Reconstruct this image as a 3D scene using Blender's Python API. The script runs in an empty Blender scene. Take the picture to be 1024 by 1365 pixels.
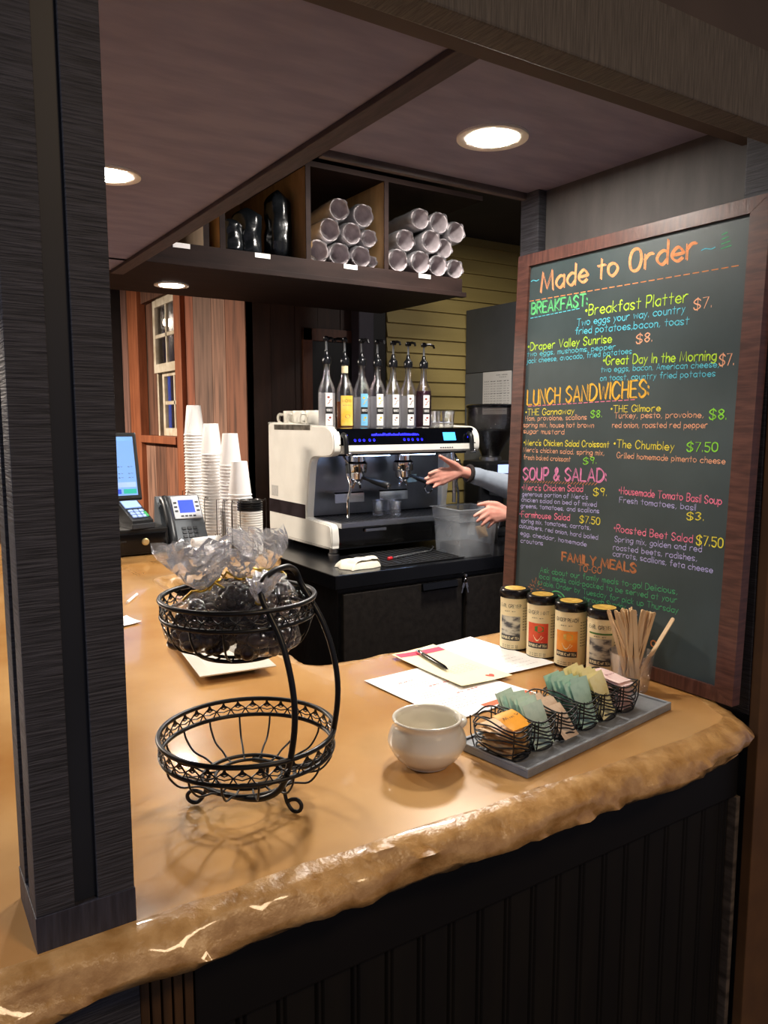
import bpy, bmesh, math, random
from mathutils import Vector, Matrix, noise
R = math.radians
random.seed(7)
scn = bpy.context.scene
COL = scn.collection

# ------------------------------------------------------------------ camera, world, exposure
cam = bpy.data.cameras.new('camera')
cam.sensor_fit = 'VERTICAL'; cam.sensor_height = 36.0
cam.lens = 1025.0 / 1365.0 * 36.0
cam.clip_start = 0.02
co = bpy.data.objects.new('camera', cam); COL.objects.link(co)
co.location = (0, 0, 1.57)
co.rotation_euler = (R(90 - 6.705), 0, R(-33.07))
scn.camera = co
scn.view_settings.view_transform = 'Standard'
scn.view_settings.look = 'None'
scn.view_settings.gamma = 1.0
scn.view_settings.exposure = 0.0
w = bpy.data.worlds.new('world'); scn.world = w; w.use_nodes = True
w.node_tree.nodes['Background'].inputs[0].default_value = (0.62, 0.62, 0.78, 1)
w.node_tree.nodes['Background'].inputs[1].default_value = 0.32
LENS = 275.0        # brightness of the recessed lamps over the bar
LENS_BACK = 230.0   # the one under the shelf
AISLE = 52.0        # unseen lamp above the work aisle; also scales the added second one
HALL = 270.0         # lamps of the hall behind
ROOM_FILL = 30.0          # fill lamps added out of view on the customer side
def lamp(name, loc, energy, size, col, rot=(0, 0, 0)):
    l = bpy.data.lights.new(name, 'AREA'); l.shape = 'DISK'; l.size = size; l.energy = energy; l.color = col
    o = bpy.data.objects.new(name, l); COL.objects.link(o); o.location = loc; o.rotation_euler = rot
    return o
lamp('unseen_aisle_lamp', (1.75, 2.05, 2.57), AISLE, 0.25, (1.0, 0.93, 0.85))
lamp('unseen_aisle_lamp', (2.75, 2.50, 2.57), AISLE * 0.13, 0.2, (1.0, 0.93, 0.85))  # second lamp, added out of view to brighten the siding
lamp('hall_ceiling_lamp', (-0.7, 5.0, 2.58), HALL, 0.4, (1.0, 0.86, 0.72))
lamp('unseen_room_fill', (0.9, -1.1, 2.85), ROOM_FILL, 0.5, (1.0, 0.72, 0.45))  # unseen fill, added to lift the beam and the bar front
lamp('unseen_room_fill', (-1.3, 0.6, 2.75), ROOM_FILL * 1.2, 0.5, (0.85, 0.88, 1.0))

# ------------------------------------------------------------------ materials
def lin(c):
    return c / 12.92 if c <= 0.04045 else ((c + 0.055) / 1.055) ** 2.4
def rgb(h):
    return tuple(lin(int(h[i:i + 2], 16) / 255) for i in (0, 2, 4))
MATS = {}
def mat(name, c, rough=0.5, metal=0.0, c2=None, var=0.12, scale=12.0, stretch=(1, 1, 1), bump=0.0, coat=0.0,
        trans=0.0, emis=None, estr=0.0, ior=1.45, detail=4.0, spec=0.5, alpha=1.0, lo=0.35, hi=0.65, bdist=0.01, sheen=0.0):
    if name in MATS: return MATS[name]
    m = bpy.data.materials.new(name); m.use_nodes = True
    nt = m.node_tree; b = nt.nodes['Principled BSDF']
    c = rgb(c) if isinstance(c, str) else c
    if c2 is None:
        ca = tuple(x * (1 - var) for x in c); cb = tuple(min(1, x * (1 + var)) for x in c)
    else:
        ca = c; cb = rgb(c2) if isinstance(c2, str) else c2
    tc = nt.nodes.new('ShaderNodeTexCoord'); mp = nt.nodes.new('ShaderNodeMapping')
    mp.inputs['Scale'].default_value = stretch
    nz = nt.nodes.new('ShaderNodeTexNoise'); nz.inputs['Scale'].default_value = scale; nz.inputs['Detail'].default_value = detail
    rp = nt.nodes.new('ShaderNodeValToRGB')
    rp.color_ramp.elements[0].position = lo; rp.color_ramp.elements[1].position = hi
    rp.color_ramp.elements[0].color = (*ca, 1); rp.color_ramp.elements[1].color = (*cb, 1)
    L = nt.links.new
    L(tc.outputs['Object'], mp.inputs['Vector']); L(mp.outputs[0], nz.inputs['Vector'])
    L(nz.outputs['Fac'], rp.inputs['Fac']); L(rp.outputs['Color'], b.inputs['Base Color'])
    b.inputs['Roughness'].default_value = rough; b.inputs['Metallic'].default_value = metal
    b.inputs['IOR'].default_value = ior; b.inputs['Specular IOR Level'].default_value = spec
    b.inputs['Coat Weight'].default_value = coat; b.inputs['Coat Roughness'].default_value = 0.06
    b.inputs['Transmission Weight'].default_value = trans; b.inputs['Alpha'].default_value = alpha
    b.inputs['Sheen Weight'].default_value = sheen
    if bump:
        bp = nt.nodes.new('ShaderNodeBump'); bp.inputs['Strength'].default_value = bump; bp.inputs['Distance'].default_value = bdist
        L(nz.outputs['Fac'], bp.inputs['Height']); L(bp.outputs[0], b.inputs['Normal'])
    if emis is not None:
        e = rgb(emis) if isinstance(emis, str) else emis
        b.inputs['Emission Color'].default_value = (*e, 1); b.inputs['Emission Strength'].default_value = estr
    MATS[name] = m
    return m
def film(name, tint=(1, 1, 1), facing=0.75, rough=0.06, haze=0.0, bs=0.25, ns=90):
    """thin clear sheet: mostly see-through, shiny where it is grazed, with an optional milky haze"""
    m = bpy.data.materials.new(name); m.use_nodes = True; nt = m.node_tree
    for n in list(nt.nodes):
        if n.type != 'OUTPUT_MATERIAL': nt.nodes.remove(n)
    out = nt.nodes['Material Output']; L = nt.links.new
    tr = nt.nodes.new('ShaderNodeBsdfTransparent'); tr.inputs[0].default_value = (*tint, 1)
    gl = nt.nodes.new('ShaderNodeBsdfGlossy'); gl.inputs['Roughness'].default_value = rough; gl.inputs['Color'].default_value = (.95, .95, .97, 1)
    lw = nt.nodes.new('ShaderNodeLayerWeight'); lw.inputs['Blend'].default_value = 0.35
    mx = nt.nodes.new('ShaderNodeMixShader'); mt = nt.nodes.new('ShaderNodeMath'); mt.operation = 'MULTIPLY_ADD'
    nz = nt.nodes.new('ShaderNodeTexNoise'); nz.inputs['Scale'].default_value = ns; bp = nt.nodes.new('ShaderNodeBump')
    bp.inputs['Strength'].default_value = bs; bp.inputs['Distance'].default_value = 0.003
    L(nz.outputs['Fac'], bp.inputs['Height']); L(bp.outputs[0], gl.inputs['Normal'])
    mt.inputs[1].default_value = facing; mt.inputs[2].default_value = 0.07
    L(lw.outputs['Fresnel'], mt.inputs[0]); L(mt.outputs[0], mx.inputs[0])
    L(tr.outputs[0], mx.inputs[1]); L(gl.outputs[0], mx.inputs[2])
    if haze:
        df = nt.nodes.new('ShaderNodeBsdfDiffuse'); df.inputs[0].default_value = (.86, .87, .90, 1)
        tl_ = nt.nodes.new('ShaderNodeBsdfTranslucent'); tl_.inputs[0].default_value = (.86, .87, .90, 1)
        a = nt.nodes.new('ShaderNodeMixShader'); L(df.outputs[0], a.inputs[1]); L(tl_.outputs[0], a.inputs[2])
        b = nt.nodes.new('ShaderNodeMixShader'); b.inputs[0].default_value = haze
        L(mx.outputs[0], b.inputs[1]); L(a.outputs[0], b.inputs[2]); L(b.outputs[0], out.inputs['Surface'])
    else: L(mx.outputs[0], out.inputs['Surface'])
    MATS[name] = m
    return m
sawn = mat('rough sawn charcoal wood', '26262a', 0.62, c2='45444a', scale=9, stretch=(2, 2, 46), bump=0.55, detail=8, bdist=0.004)
sawn_x = mat('rough sawn beam wood', '48423c', 0.7, c2='625a52', scale=9, stretch=(46, 4, 2), bump=0.5, detail=8, bdist=0.004)
charcoal = mat('charcoal painted groove', '20232a', 0.5, var=.2, scale=6)
plinthm = mat('charcoal plinth wood', '2c2b33', 0.55, c2='3d3c46', scale=10, stretch=(20, 20, 2), bump=0.3, bdist=0.003)
stone = mat('polished ochre concrete', 'a9763c', 0.26, c2='cb9f66', scale=3.2, detail=9, coat=0.5, bump=0.05, lo=.3, hi=.7)
stone_edge = mat('chiselled ochre concrete', '9a6e38', 0.32, c2='cda26a', scale=34, detail=10, coat=0.45, bump=0.75, bdist=.007, lo=.3, hi=.72)
soffm = mat('taupe brushed paint', '77728a', 0.75, c2='858097', scale=7, detail=9, bump=0.35, bdist=0.004, stretch=(1, 3, 1))
darkpaint = mat('dark brown paint', '2b2322', 0.6, var=.2, scale=6)
blackwood = mat('black stained panel', '17130f', 0.55, c2='241d16', scale=7, stretch=(6, 6, 1))
brownpanel = mat('brown stained panel', '3a2815', 0.6, c2='54391d', scale=9, stretch=(8, 8, 1), bump=.2, bdist=0.003)
brownwall = mat('brown plaster', '573a20', 0.75, c2='664525', scale=12)
fasciam = mat('dark fascia board', '1c1210', 0.7, c2='261a17', scale=6, stretch=(1, 5, 5), spec=.15)
plywood = mat('pale plywood', '9a7a50', 0.7, c2='ac8a5c', scale=6, stretch=(5, 5, 1))
siding = mat('olive yellow siding paint', '94824c', 0.6, c2='9f8d56', scale=3, stretch=(.5, 4, 4))
darkplank = mat('dark plank wall', '2c1d16', 0.6, c2='3a261d', scale=5, stretch=(6, 6, .8))
floorm = mat('dark floor', '2c211a', 0.5, c2='3b2d23', scale=6)
ceilm = mat('dark ceiling', '2b2523', 0.8, var=.15, scale=5)
greypanel = mat('grey painted steel', '5d6166', 0.45, var=.05, scale=5, metal=.2)
walnut = mat('mahogany frame wood', '43261f', 0.42, c2='5f3a30', scale=6, stretch=(3, 3, 26), bump=0.12, bdist=0.002, coat=.15)
walnut_h = mat('mahogany frame wood along', '43261f', 0.42, c2='5f3a30', scale=6, stretch=(3, 26, 3), bump=0.12, bdist=0.002, coat=.15)
slate = mat('chalkboard slate', '2a383a', 0.5, c2='3e4b4d', scale=3.5, detail=9)
wire = mat('black wire', '0d0d0e', 0.38, var=.2)
white = mat('white enamel', 'e6e3da', 0.28, var=.03, coat=.3)
ceramic = mat('white glazed ceramic', 'e4dfd2', 0.15, var=.03, coat=.6)
paperw = mat('white paper', 'ecebea', 0.7, var=.02)
cream = mat('cream paper', 'ecdfb6', 0.7, var=.02)
blackp = mat('black plastic', '101113', 0.4, var=.2)
blackgloss = mat('black gloss', '08090c', 0.12, var=.2)
darkgrey = mat('dark grey plastic', '2e3136', 0.45, var=.1)
steel = mat('brushed steel', 'b8b8ba', 0.28, metal=1.0, var=.06, scale=20, stretch=(1, 20, 20))
chrome = mat('chrome', 'd8d8da', 0.09, metal=1.0, var=.03)
darksteel = mat('dark steel', '1b1c1f', 0.32, metal=.6, var=.2, scale=5)
gold = mat('gold', 'd9c590', 0.35, metal=.7, var=.1)
def solid(name, c, rough=.6, **k): return mat(name, c, rough, var=.05, **k)
glass = film('clear glass', facing=0.55, rough=0.03)
cello = film('clear cellophane', facing=.42, rough=0.08, haze=.008, bs=.8, ns=60)
cello_top = film('crumpled cellophane', (.97, .98, 1), facing=1.0, rough=0.09, haze=.13, bs=.5, ns=70)  # white haze puts bright reflections into the colour of the bag tops

# ------------------------------------------------------------------ mesh builder
class MB:
    def __init__(s): s.v = []; s.f = []; s.mi = []; s.m = 0; s.M = Matrix.Identity(4)
    def add(s, vs, fs):
        o = len(s.v); M = s.M
        s.v += [tuple(M @ Vector(p)) for p in vs]
        s.f += [tuple(i + o for i in f) for f in fs]; s.mi += [s.m] * len(fs)
        return s
    def at(s, loc=(0, 0, 0), rz=0, rx=0, ry=0):
        s.M = Matrix.Translation(loc) @ Matrix.Rotation(rz, 4, 'Z') @ Matrix.Rotation(ry, 4, 'Y') @ Matrix.Rotation(rx, 4, 'X'); return s
    def bm(s, b):
        b.verts.ensure_lookup_table(); b.verts.index_update()
        s.add([tuple(v.co) for v in b.verts], [[v.index for v in f.verts] for f in b.faces]); b.free(); return s
    def box(s, x0, y0, z0, x1, y1, z1, bev=0.0, seg=2):
        b = bmesh.new(); bmesh.ops.create_cube(b, size=1)
        for v in b.verts: v.co = Vector(((x0 + x1) / 2 + v.co.x * (x1 - x0), (y0 + y1) / 2 + v.co.y * (y1 - y0), (z0 + z1) / 2 + v.co.z * (z1 - z0)))
        if bev: bmesh.ops.bevel(b, geom=b.edges[:], offset=bev, segments=seg, affect='EDGES', profile=.6)
        return s.bm(b)
    def tube(s, pts, r, seg=8, closed=False):
        P = [Vector(p) for p in pts]; n = len(P)
        rs = r if isinstance(r, (list, tuple)) else [r] * n
        T = []
        for i in range(n):
            a = P[(i - 1) % n] if (closed or i > 0) else P[i]; b = P[(i + 1) % n] if (closed or i < n - 1) else P[i]
            t = b - a; T.append(t.normalized() if t.length > 1e-9 else Vector((0, 0, 1)))
        u = T[0].orthogonal().normalized(); vs = []; fs = []
        for i in range(n):
            u = u - T[i] * u.dot(T[i]); u = u.normalized() if u.length > 1e-6 else T[i].orthogonal().normalized()
            w_ = T[i].cross(u)
            for k in range(seg):
                a = 2 * math.pi * k / seg
                vs.append(P[i] + (u * math.cos(a) + w_ * math.sin(a)) * rs[i])
        for i in range(n if closed else n - 1):
            j = (i + 1) % n
            for k in range(seg):
                k2 = (k + 1) % seg; fs.append((i * seg + k, i * seg + k2, j * seg + k2, j * seg + k))
        if not closed: fs += [tuple(range(seg))[::-1], tuple(range((n - 1) * seg, n * seg))]
        return s.add(vs, fs)
    def lathe(s, prof, seg=32, c=(0, 0, 0), caps=True, sx=1.0, sy=1.0):
        vs = []; fs = []; n = len(prof)
        for r, z in prof:
            for k in range(seg):
                a = 2 * math.pi * k / seg; vs.append((c[0] + r * sx * math.cos(a), c[1] + r * sy * math.sin(a), c[2] + z))
        for i in range(n - 1):
            for k in range(seg):
                k2 = (k + 1) % seg; fs.append((i * seg + k, i * seg + k2, (i + 1) * seg + k2, (i + 1) * seg + k))
        if caps:
            if prof[0][0] > 1e-5: fs.append(tuple(range(seg))[::-1])
            if prof[-1][0] > 1e-5: fs.append(tuple(range((n - 1) * seg, n * seg)))
        return s.add(vs, fs)
    def prism(s, poly, a0, a1, axis='x'):
        """closed outline given in the plane across the axis, pulled along it"""
        n = len(poly)
        def p(q, a): return {'x': (a, q[0], q[1]), 'y': (q[0], a, q[1]), 'z': (q[0], q[1], a)}[axis]
        vs = [p(q, a0) for q in poly] + [p(q, a1) for q in poly]
        fs = [tuple(range(n))[::-1], tuple(range(n, 2 * n))] + [(i, (i + 1) % n, n + (i + 1) % n, n + i) for i in range(n)]
        return s.add(vs, fs)
    def ball(s, c, r, seg=16, rings=10):
        r = r if isinstance(r, (tuple, list)) else (r, r, r); b = bmesh.new()
        bmesh.ops.create_uvsphere(b, u_segments=seg, v_segments=rings, radius=1)
        for v in b.verts: v.co = Vector((c[0] + v.co.x * r[0], c[1] + v.co.y * r[1], c[2] + v.co.z * r[2]))
        return s.bm(b)
    def grid(s, fn, nu, nv, cu=False):
        """sheet of nu x nv points from fn(u, v) with u, v in 0..1"""
        vs = [fn(i / (nu if cu else nu - 1), j / (nv - 1)) for j in range(nv) for i in range(nu)]; fs = []
        for j in range(nv - 1):
            for i in range(nu if cu else nu - 1):
                i2 = (i + 1) % nu; fs.append((j * nu + i, j * nu + i2, (j + 1) * nu + i2, (j + 1) * nu + i))
        return s.add(vs, fs)
    def ribbon(s, pts, wd, fn):
        """flat pen stroke through 2D points; fn puts a 2D point on the surface"""
        P = [Vector(p) for p in pts]; n = len(P)
        if n < 2: return s
        vs = []
        for i in range(n):
            t = (P[min(n - 1, i + 1)] - P[max(0, i - 1)])
            t = t.normalized() if t.length > 1e-9 else Vector((1, 0))
            q = P[i].copy()
            if i == 0: q -= t * wd * .4
            if i == n - 1: q += t * wd * .4
            k = wd / 2 * (.65 if i in (0, n - 1) else 1)
            nn = Vector((-t.y, t.x)) * k
            vs += [fn(q.x + nn.x, q.y + nn.y), fn(q.x - nn.x, q.y - nn.y)]
        return s.add(vs, [(2 * i, 2 * i + 1, 2 * i + 3, 2 * i + 2) for i in range(n - 1)])
    def build(s, name, mats, parent=None, smooth=False, loc=None, angle=40):
        me = bpy.data.meshes.new(name); me.from_pydata(s.v, [], s.f)
        for m in (mats if isinstance(mats, (list, tuple)) else [mats]): me.materials.append(m)
        me.polygons.foreach_set('material_index', s.mi)
        b = bmesh.new(); b.from_mesh(me); bmesh.ops.recalc_face_normals(b, faces=b.faces[:]); b.to_mesh(me); b.free()
        if smooth:
            me.polygons.foreach_set('use_smooth', [True] * len(me.polygons))
            me.set_sharp_from_angle(angle=R(angle))
        me.update()
        o = bpy.data.objects.new(name, me); COL.objects.link(o)
        if parent: o.parent = parent
        if loc: o.location = loc
        return o
def tag(o, label, cat, group=None):
    o['label'] = label; o['category'] = cat
    if group: o['group'] = group
    return o
def thing(name, label, cat, loc=(0, 0, 0), rz=0.0, group=None):
    o = bpy.data.objects.new(name, None); COL.objects.link(o); o.empty_display_size = .05
    o.location = loc; o.rotation_euler = (0, 0, rz)
    return tag(o, label, cat, group)
def struct(name, mb, m, **k):
    o = mb.build(name, m, **k); o['kind'] = 'structure'; return o
def dup(root, loc, rz=None, label=None, group=None, rot=None):
    r = root.copy(); COL.objects.link(r); r.location = loc
    if rz is not None: r.rotation_euler = (0, 0, rz)
    if rot is not None: r.rotation_euler = rot
    if label: r['label'] = label
    if group: r['group'] = group
    for ch in list(root.children):
        c = ch.copy(); COL.objects.link(c); c.parent = r
        for g in list(ch.children):
            d = g.copy(); COL.objects.link(d); d.parent = c
    return r
def cr(pts, k=6, closed=False):
    """smooth curve through points (Catmull-Rom)"""
    P = [Vector(p) for p in pts]; n = len(P); out = []
    for i in range(n if closed else n - 1):
        g = lambda j: P[j % n] if closed else P[max(0, min(n - 1, j))]
        a, b, c, d = g(i - 1), g(i), g(i + 1), g(i + 2)
        for q in range(k):
            t = q / k; out.append(.5 * ((2 * b) + (c - a) * t + (2 * a - 5 * b + 4 * c - d) * t * t + (3 * b - a - 3 * c + d) * t ** 3))
    if not closed: out.append(P[-1])
    return out

# ------------------------------------------------------------------ hand lettering: one pen stroke per entry, x digit, y letter (d = baseline, n = capital height)
GL = {'a': '-5j5d 5i3j1i0g1e3d5f', 'b': '-0n0d 0h2j4i5g4e2d0f', 'c': '5i3j1i0g1e3d5e', 'd': '-5n5d 5i3j1i0g1e3d5f', 'e': '0g5g5h3j1i0g1e3d5e',
 'f': '4m3n2m2k2d -0j4j', 'g': '5i3j1i0g1e3d5f 5j5d4b2a0b', 'h': '-0n0d 0h2j4i4g4d', 'i': '-0j0d -0l0m', 'j': '2j2c0a -2l2m', 'k': '-0n0d -4j0g4d',
 'l': '-0n0d', 'm': '-0j0d 0h1j3i3g3d 3h4j6i6g6d', 'n': '-0j0d 0h2j4i4g4d', 'o': '2j0i0f2d4e5g4i2j', 'p': '-0j0a 0h2j4i5g4e2d0f', 'q': '-5j5a 5i3j1i0g1e3d5f',
 'r': '-0j0d 0h2j4j', 's': '4i2j0i1g3f4e2d0e', 't': '-2m2d -0j4j', 'u': '0j0f1d3d4f -4j4d', 'v': '-0j2d4j', 'w': '-0j1d3i5d6j', 'x': '-0j4d -4j0d',
 'y': '-0j2e -4j0a', 'z': '-0j4j0d4d',
 'A': '-0d3n6d -1g5g', 'B': '-0n0d 0n3n5l3i0i 0i4i5f3d0d', 'C': '6l4n2n0k0g2d4d6f', 'D': '-0n0d 0n3n6k6g3d0d', 'E': '-5n0n0d5d -0i4i', 'F': '-5n0n0d -0i4i',
 'G': '6l4n2n0k0g2d4d6f6h -6h4h', 'H': '-0n0d -5n5d -0i5i', 'I': '-0n0d', 'J': '4n4f2d0f', 'K': '-0n0d -5n0h5d', 'L': '-0n0d5d', 'M': '-0d1n4e7n8d',
 'N': '-0d0n5d5n', 'O': '3n1m0i1e3d5e6i5m3n', 'P': '-0n0d 0n4n5k3h0h', 'Q': '3n1m0i1e3d5e6i5m3n -4f6d', 'R': '-0n0d 0n4n5k3i0i -2i5d', 'S': '5l3n1m0k2i4h5f3d1d0f',
 'T': '-0n6n -3n3d', 'U': '0n0f2d4d5f5n', 'V': '-0n3d6n', 'W': '-0n2d4l6d8n', 'X': '-0n5d -5n0d', 'Y': '-0n3i6n -3i3d', 'Z': '-0n5n0d5d',
 '0': '2n0l0f2d4f4l2n', '1': '-0l1n1d', '2': '0l2n4l3i0d -0d4d', '3': '0m2n4l2i4g2d0e', '4': '-3d3n0g4g', '5': '-4n0n0j 0j2j4h3d1d0e', '6': '4n1k0g2d4f3h0g',
 '7': '-0n4n1d', '8': '2n0l2i4g2d0g2i4l2n', '9': '4l2n0l2i4k -4m3d', '$': '5l3n1m0k2i4h5f3d1d0f -3o3c', '&': '5d1k2n3n3k0g0e2d5h', '.': '-0d0e', ',': '-1e0c',
 ':': '-0e0f -0i0j', '!': '-0n0g -0d0e', "'": '-0n0l', '-': '-0h3h', '~': '0h1i2i4g5g6h', '*': '0i1j2i1h0i -0i2i -1h1j', '%': '-4n0d', '^': '0d1j2d3i4d', '`': '0h1j2f4i'}
def strokes(text):
    x = 0.0; out = []
    for ch in text:
        if ch == ' ': x += .42; continue
        g = GL.get(ch)
        if g is None: x += .4; continue
        wmax = 0
        for st in g.split():
            straight = st[0] == '-'; st = st.lstrip('-')
            pts = [(int(st[i]) * .1, (ord(st[i + 1]) - 100) * .1) for i in range(0, len(st), 2)]
            wmax = max(wmax, max(p[0] for p in pts))
            if not straight and len(pts) > 2: pts = [tuple(q) for q in cr(pts, 4)]
            out.append([(x + p[0], p[1]) for p in pts])
        x += wmax + .2
    return out, max(.1, x - .2)
def write(mb, text, s0, t0, s1, t1, h, wd, fn, jit=0.0, double=0.0):
    """letter a line from (s0, t0) to (s1, t1) with capitals h high"""
    st, W = strokes(text); dx, dy = s1 - s0, t1 - t0; ln = math.hypot(dx, dy); dx /= ln; dy /= ln; k = ln / W
    for q in st:
        ja, jb = random.uniform(-jit, jit), random.uniform(-jit, jit)
        P = [(s0 + dx * x * k - dy * y * h * .25 + ja, t0 + dy * x * k + y * h + jb) for x, y in q]
        mb.ribbon(P, wd, fn)
        if double: mb.ribbon([(a + double, b - double * .8) for a, b in P], wd, fn)
    return mb

# ================================================================== THE SETTING
struct('floor', MB().box(-3, -2.5, -.05, 4.2, 8.2, 0), floorm)
struct('wall_far', MB().box(-3, 8.15, 0, 4.2, 8.2, 2.62), mat('brown hall wall', '4d3c30', .75, var=.12, scale=4))
struct('wall_work_side', MB().box(4.15, .80, 0, 4.2, 8.15, 2.62), mat('warm grey side wall', '4f4a44', .75, var=.1, scale=4))
struct('wall_left', MB().box(-3, 2.8, 0, -2.95, 8.15, 2.62), mat('umber side wall', '473a30', .75, var=.1, scale=4))
struct('ceiling', MB().box(-3, -2.5, 3.0, 4.2, .70, 3.05).box(-3, .86, 2.62, 4.2, 8.2, 2.66), ceilm)
# horizontal lap siding of the back wall, each course tilted out at its lower edge
sd = MB()
z = 0.0
while z < 2.62:
    sd.prism([(3.575, z), (3.548, z), (3.562, min(2.62, z + .078)), (3.575, min(2.62, z + .078))], 2.335, 4.2, 'x'); z += .078
sd.box(2.335, 3.575, 0, 4.2, 3.65, 2.62)
struct('wall_back', sd, siding)
# dark plank wall with a panelled door frame left of the siding
dk = MB()
for i in range(6):
    x = 1.535 + i * .134; dk.box(x, 3.60 + .003 * (i % 2), 0, x + .131, 3.64, 2.62)
dk.box(1.535, 3.606, 0, 2.34, 3.63, 2.62)
struct('wall_dark_planks', dk, darkplank)
struct('trim_1', MB().box(2.135, 3.52, 0, 2.228, 3.60, 2.62, .004), mat('dusky violet painted post', '39343f', .6, var=.1, scale=5, stretch=(5, 5, 1)))
struct('trim_2', MB().box(2.232, 3.565, 0, 2.333, 3.60, 2.62), mat('black brown recess strip', '130e0d', .6, var=.2))  # near-black strip paints the shade of the recess beside the post
dm = MB().box(1.84, 3.585, 0, 1.895, 3.60, 2.048, .003).box(1.84, 3.585, 1.985, 2.13, 3.60, 2.048, .003)
d1 = struct('door_1', MB().box(1.895, 3.592, 0, 2.13, 3.60, 1.985), mat('black door panel', '0c0a0a', .5, var=.2))
o = dm.build('door_frame', mat('brown door frame wood', '4a2a1a', .5, c2='5c3622', scale=6, stretch=(8, 8, 1)), d1)
# reclaimed plank wall of the hall, with an old window in it
PK = [('8a5a42', 3.60, 3.855), ('95705c', 3.862, 4.055), ('7e6253', 4.06, 4.34), ('93573e', 4.345, 4.48), ('6e4a38', 5.61, 5.74), ('8a6558', 5.745, 5.89)]
pwm = []; pw = MB()
for i, (c, y0, y1) in enumerate(PK):
    pwm.append(mat('reclaimed plank %d' % i, c, .75, c2='%02x%02x%02x' % tuple(int(int(c[k:k + 2], 16) * .62) for k in (0, 2, 4)), scale=4, stretch=(6, 6, .7), bump=.2, detail=8, lo=.45, hi=.72))
    pw.m = i; pw.box(1.53, y0, 0, 1.57, y1, 2.62)
pw.m = 4
for i in range(5): pw.m = (4, 0, 4, 1, 4)[i]; pw.box(1.535, 4.48 + i * .226, 0, 1.57, 4.70 + i * .226, 1.455)
for i in range(2): pw.m = 4; pw.box(1.565, 5.14 + i * .12, 1.48, 1.60, 5.255 + i * .12, 2.62)
pw.m = 4; pw.box(1.53, 4.48, 2.36, 1.57, 5.61, 2.62)
struct('wall_planks', pw, pwm)
rust = mat('orange brown trim wood', '9a5a38', .65, c2='7f4629', scale=5, stretch=(6, 6, .8), bump=.15)
struct('trim_3', MB().box(1.50, 4.48, 0, 1.56, 4.60, 2.36, .004), rust)
struct('trim_4', MB().box(1.50, 5.37, 0, 1.56, 5.61, 2.62, .004), rust)
struct('trim_5', MB().box(1.49, 4.60, 1.43, 1.60, 5.37, 1.478, .004), rust)
struct('trim_6', MB().box(1.46, 5.90, 0, 1.62, 6.06, 2.62), mat('dark hall post', '1c1819', .6, var=.2))
oldwhite = mat('weathered cream sash paint', 'd8cdb8', .6, c2='b7a88d', scale=14, bump=.1)
wn = struct('window_1', MB().box(1.555, 4.60, 1.90, 1.59, 4.635, 2.36).box(1.555, 5.11, 1.478, 1.59, 5.14, 2.36).box(1.555, 4.60, 2.33, 1.59, 5.14, 2.36), oldwhite)
def sash(x, y0, y1, z0, z1, fr):
    m = MB(); m.box(x, y0, z0, x + .022, y0 + fr, z1).box(x, y1 - fr, z0, x + .022, y1, z1).box(x, y0 + fr, z0, x + .022, y1 - fr, z0 + fr * 1.2).box(x, y0 + fr, z1 - fr, x + .022, y1 - fr, z1)
    ym = (y0 + y1) / 2; zm = (z0 + z1) / 2
    m.box(x + .003, ym - .010, z0 + fr, x + .019, ym + .010, z1 - fr).box(x + .003, y0 + fr, zm - .011, x + .019, y1 - fr, zm + .011)
    s = m.build('sash', oldwhite, wn)
    MB().box(x + .009, y0 + fr, z0 + fr, x + .012, y1 - fr, z1 - fr).build('pane', glass, s)
sash(1.535, 4.61, 5.13, 1.885, 2.345, .045); sash(1.565, 4.605, 5.06, 1.48, 1.90, .040)
# what one sees through that window: a grey curtained passage with a strip of blue dusk light
struct('wall_passage', MB().box(2.05, 4.2, 0, 2.1, 8.1, 2.62).box(1.6, 8.0, 0, 2.05, 8.1, 2.62), mat('grey brown passage wall', '6a5c4c', .8, var=.1))
cu = MB(); cu.grid(lambda u, v: (1.80 + .012 * math.sin(u * 50), 5.10 + u * .50, .3 + v * 2.2), 60, 3)
tag(cu.build('curtain', mat('grey curtain cloth', 'c9cbd2', .8, var=.1), smooth=True), 'pale grey pleated curtain seen through the old window', 'curtain')
wb = struct('window_2', MB().box(1.83, 5.705, 1.2, 1.86, 5.72, 2.5).box(1.83, 5.83, 1.2, 1.86, 5.845, 2.5).box(1.83, 5.72, 1.2, 1.86, 5.83, 1.22).box(1.83, 5.72, 2.24, 1.86, 5.83, 2.50), mat('dark window trim', '3a2a20', .6))
MB().box(1.84, 5.72, 1.22, 1.85, 5.83, 2.24).build('pane', mat('dusk lit pane', '1c3a90', .3, emis='2a66ee', estr=1.0), wb)
t = thing('hanging_bulb', 'round glowing bulb hanging behind the old window', 'lamp', (1.76, 5.535, 2.27))
MB().ball((0, 0, 0), .030).build('bulb', mat('glowing bulb', 'fff2dd', .4, emis='ffe9cf', estr=30.0), t, smooth=True)
MB().tube([(0, 0, .028), (0, 0, .335)], .004).lathe([(.014, .022), (.014, .05), (.008, .06)], 12).build('cord', blackp, t)

# soffit over the bar: an L of taupe board, with a dark joint batten and an edge trim
struct('trim_soffit', MB().prism([(-.9, .85), (1.42, .85), (1.42, 1.395), (.75, 1.395), (.75, 2.86), (-.9, 2.86)], 2.10, 2.30, 'z'), soffm)
struct('trim_batten', MB().box(.713, .85, 2.088, .757, 2.86, 2.099, .002), mat('dark batten wood', '352a2b', .65, c2='463838', scale=8, stretch=(20, 2, 2)))
struct('trim_soffit_edge', MB().box(.757, 1.385, 2.085, 1.42, 1.40, 2.22, .002), mat('worn grey edge trim', '5d5250', .7, c2='4a4040', scale=10))
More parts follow.
